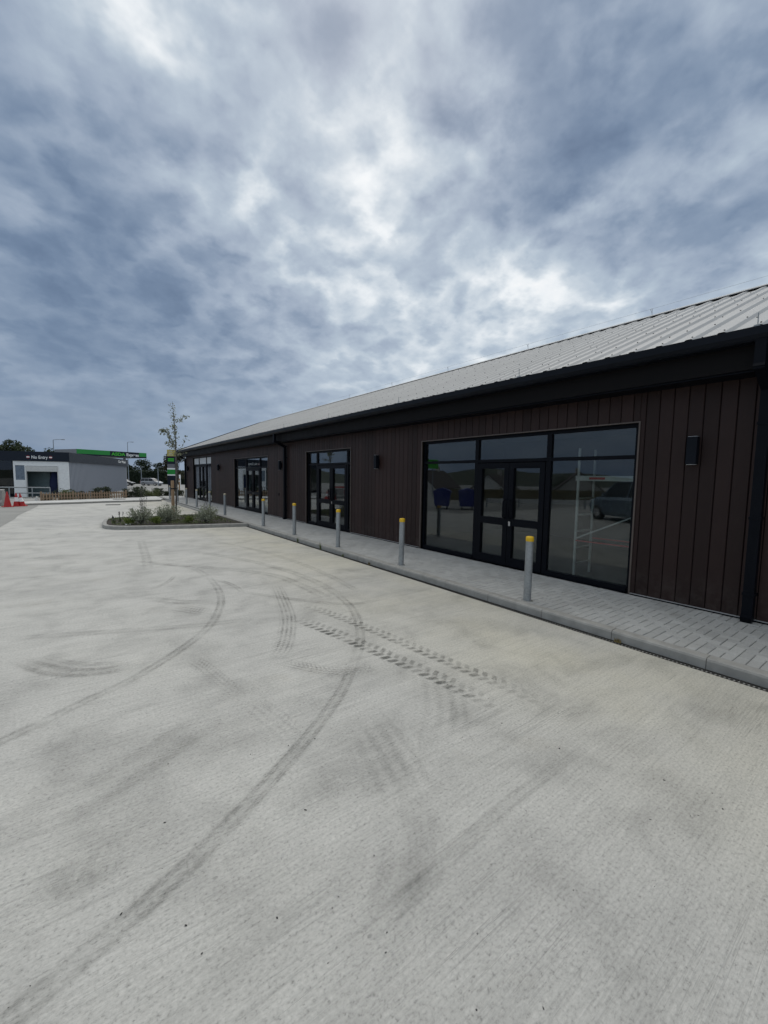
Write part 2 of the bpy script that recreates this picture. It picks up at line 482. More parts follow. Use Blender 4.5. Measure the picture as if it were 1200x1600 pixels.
# ------------------------------------------------------------------ sky and light
def build_world():
    t = NT('World', True)
    sc.world = t.m
    d = t.n('ShaderNodeTexCoord').outputs['Generated']
    sky = t.n('ShaderNodeTexSky', {'sky_type': 'NISHITA', 'sun_disc': False})
    sky.sun_elevation = math.radians(46); sky.sun_rotation = math.radians(34); sky.dust_density = 2.0
    s = t.n('ShaderNodeSeparateXYZ', Vector=d)
    z = t.math('MAXIMUM', s.outputs[2], 0.0)
    k = t.math('ADD', z, .30)
    p = t.n('ShaderNodeCombineXYZ', i0=t.math('DIVIDE', s.outputs[0], k), i1=t.math('DIVIDE', s.outputs[1], k), i2=0.0)
    # streets of cloud run away to the horizon
    wv = t.n('ShaderNodeTexNoise', Vector=p, Scale=2.2, Detail=4.0, Roughness=.5).outputs['Color']
    w1 = t.n('ShaderNodeVectorMath', {'operation': 'SUBTRACT'}, i0=wv, i1=(.5, .5, .5))
    w2 = t.n('ShaderNodeVectorMath', {'operation': 'SCALE'}, i0=w1.outputs[0]); w2.inputs['Scale'].default_value = .16
    pw = t.n('ShaderNodeVectorMath', {'operation': 'ADD'}, i0=p, i1=w2.outputs[0]).outputs[0]
    def street(v, sc_):
        return t.n('ShaderNodeMapping', {'vector_type': 'TEXTURE'}, Vector=v, Scale=sc_, Rotation=(0, 0, -.36)).outputs[0]
    pm = street(pw, (.97, 1.06, 1))
    n1 = t.noise(pm, 3.0, 6, .50)
    n2 = t.noise(pm, 8.5, 6, .54)
    n3 = t.noise(street(p, (.85, 1.25, 1)), 1.1, 3, .5)
    n4 = t.noise(pm, 22, 4, .5)
    # rounded cloud bases with thin bright gaps between them
    fw = t.n('ShaderNodeTexNoise', Vector=p, Scale=7.0, Detail=4.0, Roughness=.6).outputs['Color']
    f1 = t.n('ShaderNodeVectorMath', {'operation': 'SCALE'}, i0=fw); f1.inputs['Scale'].default_value = .22
    f2 = t.n('ShaderNodeVectorMath', {'operation': 'ADD'}, i0=pm, i1=f1.outputs[0]).outputs[0]
    def lumps(sc_):
        return t.n('ShaderNodeTexVoronoi', {'feature': 'SMOOTH_F1', 'voronoi_dimensions': '2D'}, Vector=f2, Scale=sc_, Smoothness=.55).outputs['Distance']
    th = t.math('MULTIPLY', t.math('SUBTRACT', n1, .5), .62)
    th = t.math('ADD', th, t.math('MULTIPLY', t.math('SUBTRACT', n2, .5), .42))
    th = t.math('ADD', th, t.math('MULTIPLY', t.math('SUBTRACT', n3, .5), .45))
    th = t.math('ADD', th, t.math('MULTIPLY', t.math('SUBTRACT', n4, .5), .13))
    th = t.math('SUBTRACT', th, t.math('MULTIPLY', t.math('SUBTRACT', lumps(5.2), .38), .40))
    th = t.math('SUBTRACT', th, t.math('MULTIPLY', t.math('SUBTRACT', lumps(11.0), .38), .26))
    th = t.math('MULTIPLY', th, t.rng(z, .04, .36, .40, 1.0))     # the layers flatten towards the horizon
    th = t.math('ADD', th, .512)
    # large banks and breaks of this sky, by direction
    wv = t.n('ShaderNodeTexNoise', Vector=d, Scale=5.5, Detail=7.0, Roughness=.62).outputs['Color']
    w1 = t.n('ShaderNodeVectorMath', {'operation': 'SUBTRACT'}, i0=wv, i1=(.5, .5, .5))
    w2 = t.n('ShaderNodeVectorMath', {'operation': 'SCALE'}, i0=w1.outputs[0]); w2.inputs['Scale'].default_value = .30
    dw = t.n('ShaderNodeVectorMath', {'operation': 'ADD'}, i0=d, i1=w2.outputs[0])
    dw = t.n('ShaderNodeVectorMath', {'operation': 'NORMALIZE'}, i0=dw.outputs[0]).outputs[0]
    banks = [((-.006, .962, .273), .18, .20), ((-.10, .93, .36), .17, .15), ((.239, .94, .244), .14, .16), ((.05, .905, .42), .14, .11),
             ((.604, .44, .665), .10, .25), ((.57, .46, .68), .06, .08), ((.599, .612, .516), .08, .05), ((.743, .38, .551), .09, .28), ((.759, .239, .605), .10, .22),
             ((.66, .50, .55), .08, .15), ((.859, .247, .448), .09, .24), ((.36, .64, .68), .08, .16), ((.218, .748, .626), .06, .10), ((-.048, .986, .158), .16, .08),
             ((.50, .80, .34), .12, .03), ((.80, .30, .52), .05, .06),
             ((.419, .656, .628), .045, -.12), ((.418, .743, .522), .08, -.12), ((.36, .77, .53), .05, -.07), ((.606, .556, .569), .05, -.16), ((.762, .466, .449), .11, -.07),
             ((.808, .225, .544), .06, -.16), ((.145, .761, .633), .08, -.02), ((.243, .667, .704), .05, -.09), ((.496, .644, .582), .06, -.09),
             ((.62, .72, .30), .15, -.06), ((.687, .349, .637), .05, -.15), ((.608, .692, .389), .11, -.12), ((-.07, .915, .40), .05, -.12), ((.811, .272, .518), .05, -.10), ((.30, .72, .62), .05, -.04)]
    for b, sg, a in banks:
        v = Vector(b).normalized()
        dt = t.n('ShaderNodeVectorMath', {'operation': 'DOT_PRODUCT'}, i0=dw, i1=tuple(v)).outputs['Value']
        g = t.math('EXPONENT', t.math('MULTIPLY', t.math('SUBTRACT', dt, 1.0), 1 / (sg * sg)))
        th = t.math('ADD', th, t.math('MULTIPLY', g, a))
    col = t.ramp(t.rng(th, .05, 1.16), [(0, (1.0, 1.0, 1.0)), (.12, (.86, .90, .93)), (.24, (.63, .70, .765)), (.37, (.45, .535, .63)),
                                       (.51, (.345, .42, .53)), (.66, (.24, .315, .43)), (.82, (.165, .235, .35)), (1, (.12, .18, .285))])
    # murk towards the horizon
    hz = t.rng(z, .0, .27, 1, 0, True)
    left = t.rng(s.outputs[0], -.2, .75)
    hc = t.mix(left, (.14, .215, .345), (.33, .44, .57))
    hcn = t.mix(t.rng(n1, .35, .65), hc, t.mix(.5, hc, (.30, .36, .46)))
    col = t.mix(t.math('MULTIPLY', hz, .85), col, hcn)
    # the overcast is brightest overhead, above what the photograph takes in
    up = t.rng(s.outputs[2], .70, .97, 1.0, 2.6, True)
    bright = t.n('ShaderNodeVectorMath', {'operation': 'SCALE'}, i0=col); t.set(bright, 'Scale', up)
    over = t.rng(s.outputs[2], .70, .93, 0, 1, True)
    skyc = t.n('ShaderNodeVectorMath', {'operation': 'SCALE'}, i0=sky.outputs[0]); skyc.inputs['Scale'].default_value = .08
    # (and whiter there than the blue-grey banks low in the sky)
    whiter = t.mix(t.math('MULTIPLY', over, .75), bright.outputs[0], (1.30, 1.22, 1.08))
    fin = t.mix(.94, skyc.outputs[0], whiter)
    bg = t.n('ShaderNodeBackground', Color=fin, Strength=1.0)
    o = t.n('ShaderNodeOutputWorld')
    t.t.links.new(bg.outputs[0], o.inputs[0])
build_world()

sun = bpy.data.lights.new('sun', 'SUN')
sun.energy = 1.2; sun.angle = math.radians(70); sun.color = (1.0, .95, .86)
sun_o = bpy.data.objects.new('sun', sun); COL.objects.link(sun_o)
az, el = math.radians(34), math.radians(46)
sd = Vector((math.sin(az) * math.cos(el), math.cos(az) * math.cos(el), math.sin(el)))
sun_o.rotation_euler = sd.to_track_quat('Z', 'Y').to_euler()
sun_o.location = (0, 0, 30)
vs = sc.view_settings
vs.view_transform = 'Standard'; vs.look = 'None'; vs.exposure = 0; vs.gamma = 1

# ------------------------------------------------------------------ ground
def gz(y, x=0):
    def ss(a, b, x):
        k = min(1, max(0, (x - a) / (b - a))); return k * k * (3 - 2 * k)
    return -.012 - .30 * ss(36.5, 46, y) - .45 * ss(46, 80, y) - 4.6 * ss(24, 58, -x)
def build_ground():
    mb = MB()
    xs = [-3000, -600, -150, -90, -60, -52, -45, -38, -31, -24, -15, 0, 15, 30, 60, 150, 600, 3000]
    ys = [-3000, -300, -60, -10, 36, 37.5, 39, 40.5, 42, 44, 46, 49, 53, 58, 64, 70, 76, 82, 100, 150, 400, 1200, 3000]
    vs = [(x, y, gz(y, x)) for y in ys for x in xs]
    n = len(xs)
    fs = [(j * n + i, j * n + i + 1, (j + 1) * n + i + 1, (j + 1) * n + i) for j in range(len(ys) - 1) for i in range(n - 1)]
    mb.add(vs, fs, 0, True)
    struct(mb.build('ground', M['ground']))
build_ground()

# yard slab (stops at the drain channel along the kerb)
FAR = [(4.98, 33.2), (4.632, 31.484), (1.3, 31.15), (-.01, 30.62), (-1.4, 30.3), (-2.39, 30.07), (-7, 29.2), (-17, 27.5)]
yard = MB()
yard.sheet([(-18, -14), (4.86, -14), (4.86, 33.2)] + FAR[1:] , .0)
yard_o = struct(yard.build('concrete_yard', M['concrete']))
mb = MB()
mb.sheet([(-2.30, 15.0), (-2.085, 18.57), (-1.98, 21.5), (-2.02, 23.2), (-1.846, 26.4), (-1.79, 27.6), (-1.72, 28.965), (-1.75, 30.2), (-2.39, 30.06), (-7, 29.19), (-17, 27.48), (-17, 15)], .004)
struct(mb.build('tarmac_patch', M['tarmac']))

# tyre marks and stains lie on the slab
TYRE = [
 ('smooth',0.15,0.75,[(-0.9, 1.50), (-0.7, 1.575), (-0.5, 1.65), (-0.34, 1.71), (-0.26, 1.74), (-0.18, 1.77), (-0.03, 1.83), (0.15, 1.9), (0.38, 2.01), (0.63, 2.15), (0.98, 2.37), (1.41, 2.67), (1.79, 2.98), (2.12, 3.32)]),
 ('smooth',0.16,0.4,[(2.12, 3.32), (2.42, 3.68), (2.69, 4.07), (2.94, 4.55), (3.11, 5.0), (3.24, 5.59)]),
 ('smooth',0.15,0.7,[(-1.1, 3.25), (-0.9, 3.41), (-0.7, 3.57), (-0.49, 3.72), (-0.29, 3.83), (-0.02, 4.01), (0.25, 4.16), (0.5, 4.36), (0.77, 4.62), (1.08, 4.98), (1.36, 5.44), (1.64, 6.17), (1.79, 6.9), (1.86, 7.79)]),
 ('smooth',0.16,0.28,[(1.86, 7.79), (1.78, 8.72), (1.37, 9.41), (0.83, 10.22)]),
 ('tread',0.25,0.5,[(2.64, 6.59), (2.38, 5.67), (2.16, 4.98), (1.88, 4.38), (1.7, 4.08), (1.54, 3.9)]),
 ('tread',0.22,0.65,[(1.52, 3.91), (1.65, 3.65), (1.83, 3.39), (2.02, 3.23), (2.28, 3.18)]),
 ('lug',0.26,0.95,[(2.21, 4.98), (2.39, 4.2), (2.53, 3.36), (2.61, 2.85), (2.66, 2.4), (2.72, 1.91)]),
 ('lug',0.22,0.8,[(2.55, 5.41), (2.75, 4.5), (2.87, 3.58), (2.95, 2.85), (3.02, 2.26), (3.05, 1.8)]),
 ('smooth',0.24,1.05,[(-0.51, 5.27), (-0.3, 4.91), (-0.11, 4.69), (0.13, 4.56), (0.38, 4.53)]),
 ('smooth',0.1,0.7,[(-0.32, 5.26), (-0.11, 4.94), (0.14, 4.73), (0.39, 4.63)]),
 ('smooth',0.2,0.3,[(-0.74, 6.06), (-0.12, 5.82), (0.49, 5.57), (1.28, 5.27), (1.81, 5.19)]),
 ('smooth',0.16,0.4,[(-1.1, 9.45), (-0.6, 9.39), (-0.24, 9.39)]),
 ('smooth',0.3,0.4,[(-0.98, 11.6), (-0.71, 11.52), (-0.38, 11.39)]),
 ('smooth',0.25,0.5,[(0.82, 6.87), (1.14, 6.47), (1.36, 6.32), (1.56, 6.3)]),
 ('tread',0.35,0.5,[(1.01, 6.23), (1.2, 5.94), (1.41, 5.64)]),
 ('smooth',0.1,0.5,[(1.42, 8.31), (1.2, 7.79), (0.94, 7.47), (0.78, 7.44)]),
 ('smooth',0.12,0.5,[(1.76, 7.74), (1.99, 7.27), (2.06, 6.73), (2.01, 6.32)]),
 ('smooth',0.25,0.35,[(1.12, 9.72), (2.09, 8.52), (2.83, 7.39), (2.99, 6.36), (2.99, 5.46)]),
 ('smooth',0.22,0.32,[(2.18, 10.63), (2.87, 9.0), (3.2, 7.67), (3.31, 6.51), (3.24, 5.5)]),
 ('smooth',0.18,0.28,[(2.99, 12.13), (3.51, 10.01), (3.72, 8.22), (3.73, 6.81), (3.59, 5.49)]),
 ('smooth',0.13,0.5,[(2.06, 6.46), (2.5, 5.75), (2.87, 5.24), (3.24, 4.95), (3.7, 4.95)]),
 ('tread',0.2,0.35,[(0.81, 4.5), (0.92, 4.07), (0.98, 3.66), (1.05, 3.35)]),
 ('tread',0.3,0.28,[(1.05, 3.35), (1.13, 2.85), (1.17, 2.5)]),
 ('smooth',0.25,0.3,[(1.38, 13.09), (1.19, 10.49), (1.06, 9.05)]),
 ('tread',0.5,0.3,[(1.69, 2.56), (1.58, 2.09), (1.44, 1.66)]),
 ('tread',0.5,0.28,[(2.69, 2.76), (2.28, 2.25), (1.91, 1.94)]),
 ('smooth',0.4,0.3,[(-0.38, 2.71), (-0.15, 2.74), (0.12, 2.84), (0.47, 3.04), (0.87, 3.24)]),
 ('smooth',0.3,0.22,[(-0.33, 2.25), (-0.07, 2.23), (0.31, 2.31)]),
 ('smooth',0.12,0.3,[(0.7, 1.22), (1.12, 1.27), (1.7, 1.32), (2.71, 1.37)]),
 ('smooth',0.3,0.2,[(0.74, 1.1), (0.92, 1.2), (1.11, 1.35), (1.33, 1.58)]),
 ('lug',0.3,0.35,[(3.13, 2.43), (3.17, 2.31), (3.25, 2.19)]),
]
STAIN = [(-0.04,2.22,0.28,0.16,0.55),(0.58,1.93,0.3,0.2,0.3),(1.80,1.18,0.18,0.22,0.65),(3.53,1.39,0.16,0.16,0.6),(3.62,2.96,0.35,0.2,0.45),
 (1.44,2.92,0.3,0.25,0.45),(1.04,2.04,0.35,0.3,0.4),(2.11,3.21,0.4,0.25,0.6),(-0.17,3.45,0.35,0.3,0.25),(0.19,2.50,0.6,0.4,0.25),(1.41,0.89,0.15,0.1,0.2),
 (0.08,4.50,0.6,0.3,0.2),(0.74,2.94,0.8,0.5,0.2),(1.26,1.17,0.5,0.4,0.2),(2.60,0.67,0.25,0.2,0.35),(4.00,5.00,0.5,0.4,0.25),(3.37,5.42,0.6,0.3,0.3),
 (1.16,3.34,0.4,0.4,0.35),(0.72,4.85,0.5,0.5,0.2),(1.57,6.83,0.3,0.3,0.4),(-0.27,11.41,0.5,0.5,0.2),(3.45,1.96,0.15,0.15,0.35),(1.82,0.52,0.4,0.3,0.2),
 (0.66,1.54,0.6,0.5,0.2),(-0.52,8.00,0.8,0.4,0.2),(0.49,8.52,0.8,0.3,0.2),(2.54,12.39,0.6,0.4,0.22),(4.43,10.60,0.5,0.3,0.22)]
def smooth_line(p, n=10):
    out = []
    P = [Vector((*q, 0)) for q in p]
    for i in range(len(P) - 1):
        a, b, c, d = P[max(i - 1, 0)], P[i], P[i + 1], P[min(i + 2, len(P) - 1)]
        for k in range(n):
            t = k / n
            out.append(.5 * ((2 * b) + (c - a) * t + (2 * a - 5 * b + 4 * c - d) * t * t + (3 * b - a - 3 * c + d) * t ** 3))
    out.append(P[-1])
    return out
def decal_mesh(name, vs, fs, uvs, strs, mat, z):
    me = bpy.data.meshes.new(name)
    me.from_pydata([(p[0], p[1], z) for p in vs], [], fs)
    uvl = me.uv_layers.new(name='UVMap')
    for l in me.loops:
        uvl.data[l.index].uv = uvs[l.vertex_index]
    at = me.attributes.new('strength', 'FLOAT', 'POINT')
    for i, s_ in enumerate(strs): at.data[i].value = s_
    me.materials.append(mat)
    o = bpy.data.objects.new(name, me); COL.objects.link(o); o.parent = yard_o
    return o
zz = .004
for kind, w, s_, pts in TYRE:
    if s_ < .55: s_ *= 1.6
    L = smooth_line(pts)
    vs_, uvs, strs, fs, u = [], [], [], [], 0
    tot = sum((L[i + 1] - L[i]).length for i in range(len(L) - 1))
    for i, p in enumerate(L):
        d = (L[min(i + 1, len(L) - 1)] - L[max(i - 1, 0)]).normalized()
        nrm = Vector((-d.y, d.x, 0)) * w / 2
        if i: u += (L[i] - L[i - 1]).length
        fl = .35 if kind != 'lug' else .6
        fade = min(1, u / fl + .05, (tot - u) / fl + .03)
        vs_ += [p - nrm, p + nrm]; uvs += [(u, 0), (u, 1)]; strs += [s_ * fade] * 2
        if i: fs.append((2 * i - 2, 2 * i - 1, 2 * i + 1, 2 * i)[::-1])
    decal_mesh('tyre_mark', vs_, fs, uvs, strs, M['d_' + kind], zz)
    zz += .0004
for x, y, a, b, s_ in STAIN:
    vs_ = [(x - a, y - b, 0), (x + a, y - b, 0), (x + a, y + b, 0), (x - a, y + b, 0)]
    decal_mesh('dirt_stain', vs_, [(0, 1, 2, 3)], [(0, 0), (1, 0), (1, 1), (0, 1)], [s_] * 4, M['d_stain'], zz)
    zz += .0004

# loose grit on the slab
rg = random.Random(3)
mb = MB()
for _ in range(150):
    x, y = rg.uniform(-.4, 4.6), rg.uniform(.4, 7) ** 1.0
    if rg.random() < .45: x, y = rg.uniform(.2, 3), rg.uniform(.5, 3)
    bm = bmesh.new(); bmesh.ops.create_icosphere(bm, subdivisions=1, radius=1)
    s_ = rg.choice([.0014, .0018, .002, .002, .0025, .003, .0042])
    for v in bm.verts: v.co *= rg.uniform(.7, 1.25)
    mt = Matrix.Translation((x, y, s_ * .4)) @ Matrix.Rotation(rg.uniform(0, 6), 4, 'Z') @ Matrix.Diagonal((s_ * rg.uniform(1, 2.6), s_, s_ * .6, 1))
    mb.bm(bm, 0, False, mt)
tag(mb.build('grit', M['grit']), 'dark grit scattered over the pale concrete yard', 'grit', kind='stuff')

# ------------------------------------------------------------------ kerb, drain, paving
K = .11
PLF = [(4.93, 14.88), (3.14, 15.28), (2.2, 15.55), (1.35, 15.86), (.95, 16.1), (.72, 16.45), (.66, 16.85), (.70, 17.8), (.80, 18.75), (1.0, 19.2), (1.45, 19.42), (3.2, 19.45), (4.93, 19.45)]
def kerb_run(mb, pts, w, h, unit=.914, gap=.006, ch=.018, side=1, drop=None):
    """kerb stones laid end to end along a polyline; w to the left(+)/right of travel"""
    for i in range(len(pts) - 1):
        a, b = Vector((*pts[i], 0)), Vector((*pts[i + 1], 0))
        L = (b - a).length; d = (b - a) / L; nrm = Vector((-d.y, d.x, 0)) * side
        n = max(1, round(L / unit))
        for k in range(n):
            s0, s1 = L * k / n + gap / 2, L * (k + 1) / n - gap / 2
            ax, bx = a + d * s0, a + d * s1
            hh = h if drop is None else drop((ax.y + bx.y) / 2)
            dz = rg.uniform(-.002, .002)
            prof = [(0, -.05), (0, hh - ch * 1.6), (ch * .45, hh - ch * .5), (ch * 1.5, hh), (w, hh), (w, -.05)]
            vs_ = [p + nrm * q[0] + Vector((0, 0, q[1] + (dz if q[1] > 0 else 0))) for p in (ax, bx) for q in prof]
            m = len(prof)
            fs = [(j, j + 1, m + j + 1, m + j) if side < 0 else (m + j, m + j + 1, j + 1, j) for j in range(m - 1)]
            fs += [tuple(range(m)) if side > 0 else tuple(reversed(range(m))), tuple(reversed(range(m, 2 * m))) if side > 0 else tuple(range(m, 2 * m))]
            mb.add(vs_, fs, 0)
mb = MB()
kerb_run(mb, [(4.96, -6), (4.96, 14.9)], .13, K, side=-1)
kerb_run(mb, [(4.93, 19.55), (5.05, 33.0)], .13, .04, side=-1)
struct(mb.build('kerb', M['kerb']))
mb = MB()
kerb_run(mb, [p for p in PLF], .125, .12, unit=.6, side=-1)
struct(mb.build('planter_kerb', M['kerb']))
mb = MB()   # mortar haunch and dirt behind the drain
mb.box((4.862, -6, -.03), (4.958, 15, -.018))
mb.box((4.975, -6, -.05), (5.08, 14.9, .09))
struct(mb.build('drain_bed', M['joint']))
# slotted drain
drain = empty('drain_channel', (4.91, 4.5, 0), 0, 'narrow slotted iron channel drain running along the foot of the kerb', 'drain')
mb = MB()
for y0 in [i * 1.0 for i in range(-5, 15)]:
    mb.box((4.864, y0 + .003, -.02), (4.877, y0 + .997, -.002))
    mb.box((4.941, y0 + .003, -.02), (4.956, y0 + .997, -.002))
    for j in range(28 if y0 < 8 else 14):
        st = 1.0 / (28 if y0 < 8 else 14)
        yy = y0 + .01 + j * st
        mb.box((4.877, yy, -.018), (4.941, yy + st * .42, -.004))
g = mb.build('grating', M['iron'], drain); g.matrix_parent_inverse = Matrix.Translation((-4.91, -4.5, 0))
# weeds in the kerb joint
def weed(x, y, n, h, label, mat):
    m_ = MB(); r_ = random.Random(int(x * 100 + y * 37))
    for _ in range(n):
        a = r_.uniform(0, 6.28); l = h * r_.uniform(.5, 1.1); lean = r_.uniform(.1, .6)
        p = Vector((x + r_.gauss(0, .006), y + r_.gauss(0, .018), -.004))
        q = p + Vector((math.cos(a) * l * lean, math.sin(a) * l * lean, l))
        mid = (p + q) / 2 + Vector((0, 0, l * .12))
        wv_ = Vector((-math.sin(a), math.cos(a), 0)) * .003
        m_.add([p - wv_, p + wv_, mid + wv_, mid - wv_], [(0, 1, 2, 3)]); m_.add([mid - wv_, mid + wv_, q], [(0, 1, 2)])
    m_.add([(x + .02 * math.cos(k), y + .05 * math.sin(k), -.003) for k in range(6)] + [(x, y, .006)], [(k, (k + 1) % 6, 6) for k in range(6)])
    tag(m_.build('weed', mat), label, 'weed', 'weeds along the kerb')
weed(4.945, 2.10, 26, .055, 'tiny dry weed tuft at the kerb foot, nearest to the camera', M['straw'])
weed(4.945, 7.15, 30, .06, 'low brownish weed tuft in the drain below the bollard left of the doors', M['straw'])
weed(4.945, 8.25, 16, .07, 'thin grey-green weed tuft at the kerb, front of the second bollard from the wide shopfront', M['leaf_low'])
weed(4.945, 9.35, 20, .20, 'tall spindly green weed at the kerb, between the third and fourth bollards', M['leaf_low'])
weed(4.945, 10.7, 24, .15, 'short bushy green weed at the kerb near the fourth bollard from the right', M['leaf_low'])

def pavers():
    mb = MB()
    r_ = random.Random(11)
    def block(x0, y0, x1, y1):
        g_ = .0028; c = .005
        x0 += g_; y0 += g_; x1 -= g_; y1 -= g_
        if x1 - x0 < .02 or y1 - y0 < .02: return
        z = K + r_.uniform(-.0012, .0012); tx, ty = r_.uniform(-.001, .001), r_.uniform(-.001, .001)
        vs_ = [(x0, y0, z - .02), (x1, y0, z - .02), (x1, y1, z - .02), (x0, y1, z - .02)]
        vs_ += [(x0, y0, z - c), (x1, y0, z - c), (x1, y1, z - c), (x0, y1, z - c)]
        vs_ += [(x0 + c, y0 + c, z - tx - ty), (x1 - c, y0 + c, z + tx - ty), (x1 - c, y1 - c, z + tx + ty), (x0 + c, y1 - c, z - tx + ty)]
        fs = [(8, 9, 10, 11)]
        for o_ in (0, 4):
            for i in range(4):
                j = (i + 1) % 4
                fs.append((o_ + i, o_ + j, o_ + 4 + j, o_ + 4 + i))
        mb.add(vs_, fs)
    X0, X1, Y0, Y1 = 5.09, 6.775, -5.0, 36.8
    y = Y0
    while y < Y1:
        if y < 33.2: block(X0, y, X0 + .2, y + .1)
        y += .1
    xa = X0 + .2
    nx = int((X1 - xa) / .1) + 2; ny = int((Y1 - Y0) / .1)
    for i in range(-1, nx):
        for j in range(-1, ny):
            m = (i - j) % 4
            if m == 0: b = (i, j, i + 2, j + 1)
            elif m == 3: b = (i, j, i + 1, j + 2)
            else: continue
            block(max(xa, xa + b[0] * .1), max(Y0, Y0 + b[1] * .1), min(X1, xa + b[2] * .1), min(Y1, Y0 + b[3] * .1))
    o = struct(mb.build('block_paving', M['paver']))
    b2 = MB(); b2.box((5.085, -6, .0), (6.9, 36.8, K - .012))
    struct(b2.build('paving_bed', M['joint']))
pavers()
# far footway
mb = MB()
back = [(4.98, 36.6), (4.4, 36.3), (2.9, 34.9), (-.67, 33.9), (-1.7, 33.0), (-2.7, 32.4)]
front = [(-2.6, 30.25), (-1.4, 30.5), (-.01, 30.82), (1.3, 31.35), (4.6, 31.75), (4.98, 33.4)]
mb.poly(front + back, -.02, .105)
struct(mb.build('far_footway', M['farpath']))
mb = MB()
kerb_run(mb, [(-2.7, 30.02), (-1.4, 30.3), (-.01, 30.62), (1.3, 31.15), (4.60, 31.5)], .18, .11, side=1)
struct(mb.build('far_kerb', M['kerb']))
# two drain gratings
def gully(x, y, rz, z, label):
    m_ = MB()
    m_.box((-.36, -.2, -.01), (.36, -.16, .01)); m_.box((-.36, .16, -.01), (.36, .2, .01))
    m_.box((-.36, -.16, -.01), (-.33, .16, .01)); m_.box((.33, -.16, -.01), (.36, .16, .01))
    m_.box((-.34, -.17, -.008), (.34, .17, -.002))
    for k in range(9): m_.box((-.32 + k * .072, -.16, -.005), (-.29 + k * .072, .16, .009))
    o = m_.build('gully_grating', M['iron']); o.location = (x, y, z); o.rotation_euler = (0, 0, rz)
    tag(o, label, 'drain cover', 'gully gratings by the far kerb')
gully(1.7, 28.85, -.15, .012, 'dark gully grating set in the concrete yard before the far kerb')
gully(2.3, 33.0, -.1, .117, 'dark grating set in the pale footway behind the far kerb')

# ------------------------------------------------------------------ the retail building
bld = empty('retail_building', (6.78, 15, 0), 0, 'long single-storey shop building with dark brown board cladding and pale grey ribbed metal roof', 'building')
BI = Matrix.Translation((-6.78, -15, 0))
def bpart(mb, name, mats, parent=None):
    o = mb.build(name, mats, parent or bld)
    if parent is None: o.matrix_parent_inverse = BI
    return o
YA, YB = -4.0, 34.5
# openings: y0, y1, ztop
OPEN = [(2.77, 7.60, 2.72), (10.86, 13.93, 2.72), (17.70, 22.50, 2.70), (27.14, 32.15, 3.02)]
WX = 6.78
WT = 3.15
mb = MB()
y = YA
pitch = .176
ys = []
while y < YB: ys.append(y); y += pitch
for y0 in ys:
    y1 = min(y0 + pitch - .008, YB)
    segs = [(.135, WT)]
    parts = [(y0, y1, .135)]
    for a, b, zt in OPEN:
        np_ = []
        for (p0, p1, zb) in parts:
            if p1 <= a or p0 >= b: np_.append((p0, p1, zb)); continue
            if p0 < a - .012: np_.append((p0, a - .01, zb))
            if p1 > b + .012: np_.append((b + .01, p1, zb))
            np_.append((max(p0, a - .01), min(p1, b + .01), zt + .012))
        parts = np_
    for p0, p1, zb in parts:
        if p1 - p0 < .012: continue
        e = .006
        vs_ = [(WX + .02, p0, zb), (WX + .02, p0, WT), (WX + e, p0, zb), (WX + e, p0, WT), (WX, p0 + e, zb), (WX, p0 + e, WT),
               (WX, p1 - e, zb), (WX, p1 - e, WT), (WX + e, p1, zb), (WX + e, p1, WT), (WX + .02, p1, zb), (WX + .02, p1, WT)]
        fs = [(2 * i, 2 * i + 1, 2 * i + 3, 2 * i + 2) for i in range(5)] + [(0, 2, 4, 6, 8, 10)]
        mb.add(vs_, fs)
bpart(mb, 'cladding', M['clad'])
# backing wall
mb = MB()
prev = YA
for a, b, zt in OPEN:
    mb.box((WX + .022, prev, .1), (WX + .22, a - .0, 3.4)); mb.box((WX + .022, a, zt), (WX + .22, b, 3.4)); prev = b
mb.box((WX + .022, prev, .1), (WX + .22, YB, 3.4))
bpart(mb, 'backing_wall', M['black'])
# gables and rear wall, floor, ceiling
DEP = 6.02; RX = 12.8
def gable(y0, y1):
    m_ = MB()
    pts = [(WX + .03, 0), (18.8, 0), (18.8, 3.45), (RX, 6.15), (WX + .03, 3.55)]
    vs_ = [(x, yy, z) for yy in (y0, y1) for x, z in pts]
    n = 5
    m_.add(vs_, [tuple(range(n)), tuple(reversed(range(n, 2 * n)))] + [(i, n + i, n + (i + 1) % n, (i + 1) % n) for i in range(n)])
    return m_
bpart(gable(YB - .03, YB - .23), 'gable_wall', M['clad'])
bpart(gable(YA + .23, YA + .03), 'gable_wall', M['clad'])
mb = MB(); mb.box((18.6, YA + .24, 0), (18.8, YB - .24, 3.4)); bpart(mb, 'rear_wall', M['clad'])
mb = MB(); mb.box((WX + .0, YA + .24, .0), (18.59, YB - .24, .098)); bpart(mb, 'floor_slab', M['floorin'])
mb = MB()
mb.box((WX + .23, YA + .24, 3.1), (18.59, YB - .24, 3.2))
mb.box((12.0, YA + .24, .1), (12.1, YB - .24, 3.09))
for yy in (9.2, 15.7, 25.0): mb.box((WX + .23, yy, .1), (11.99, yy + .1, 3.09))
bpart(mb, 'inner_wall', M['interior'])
# base trim
mb = MB()
prev = YA
for a, b, zt in OPEN + [(YB, YB, 0)]:
    mb = MB(); mb.box((WX - .012, prev, .128), (WX + .02, a - .02 if a < YB else YB, .14)); prev = b + .02
    bpart(mb, 'base_trim', M['alu'])
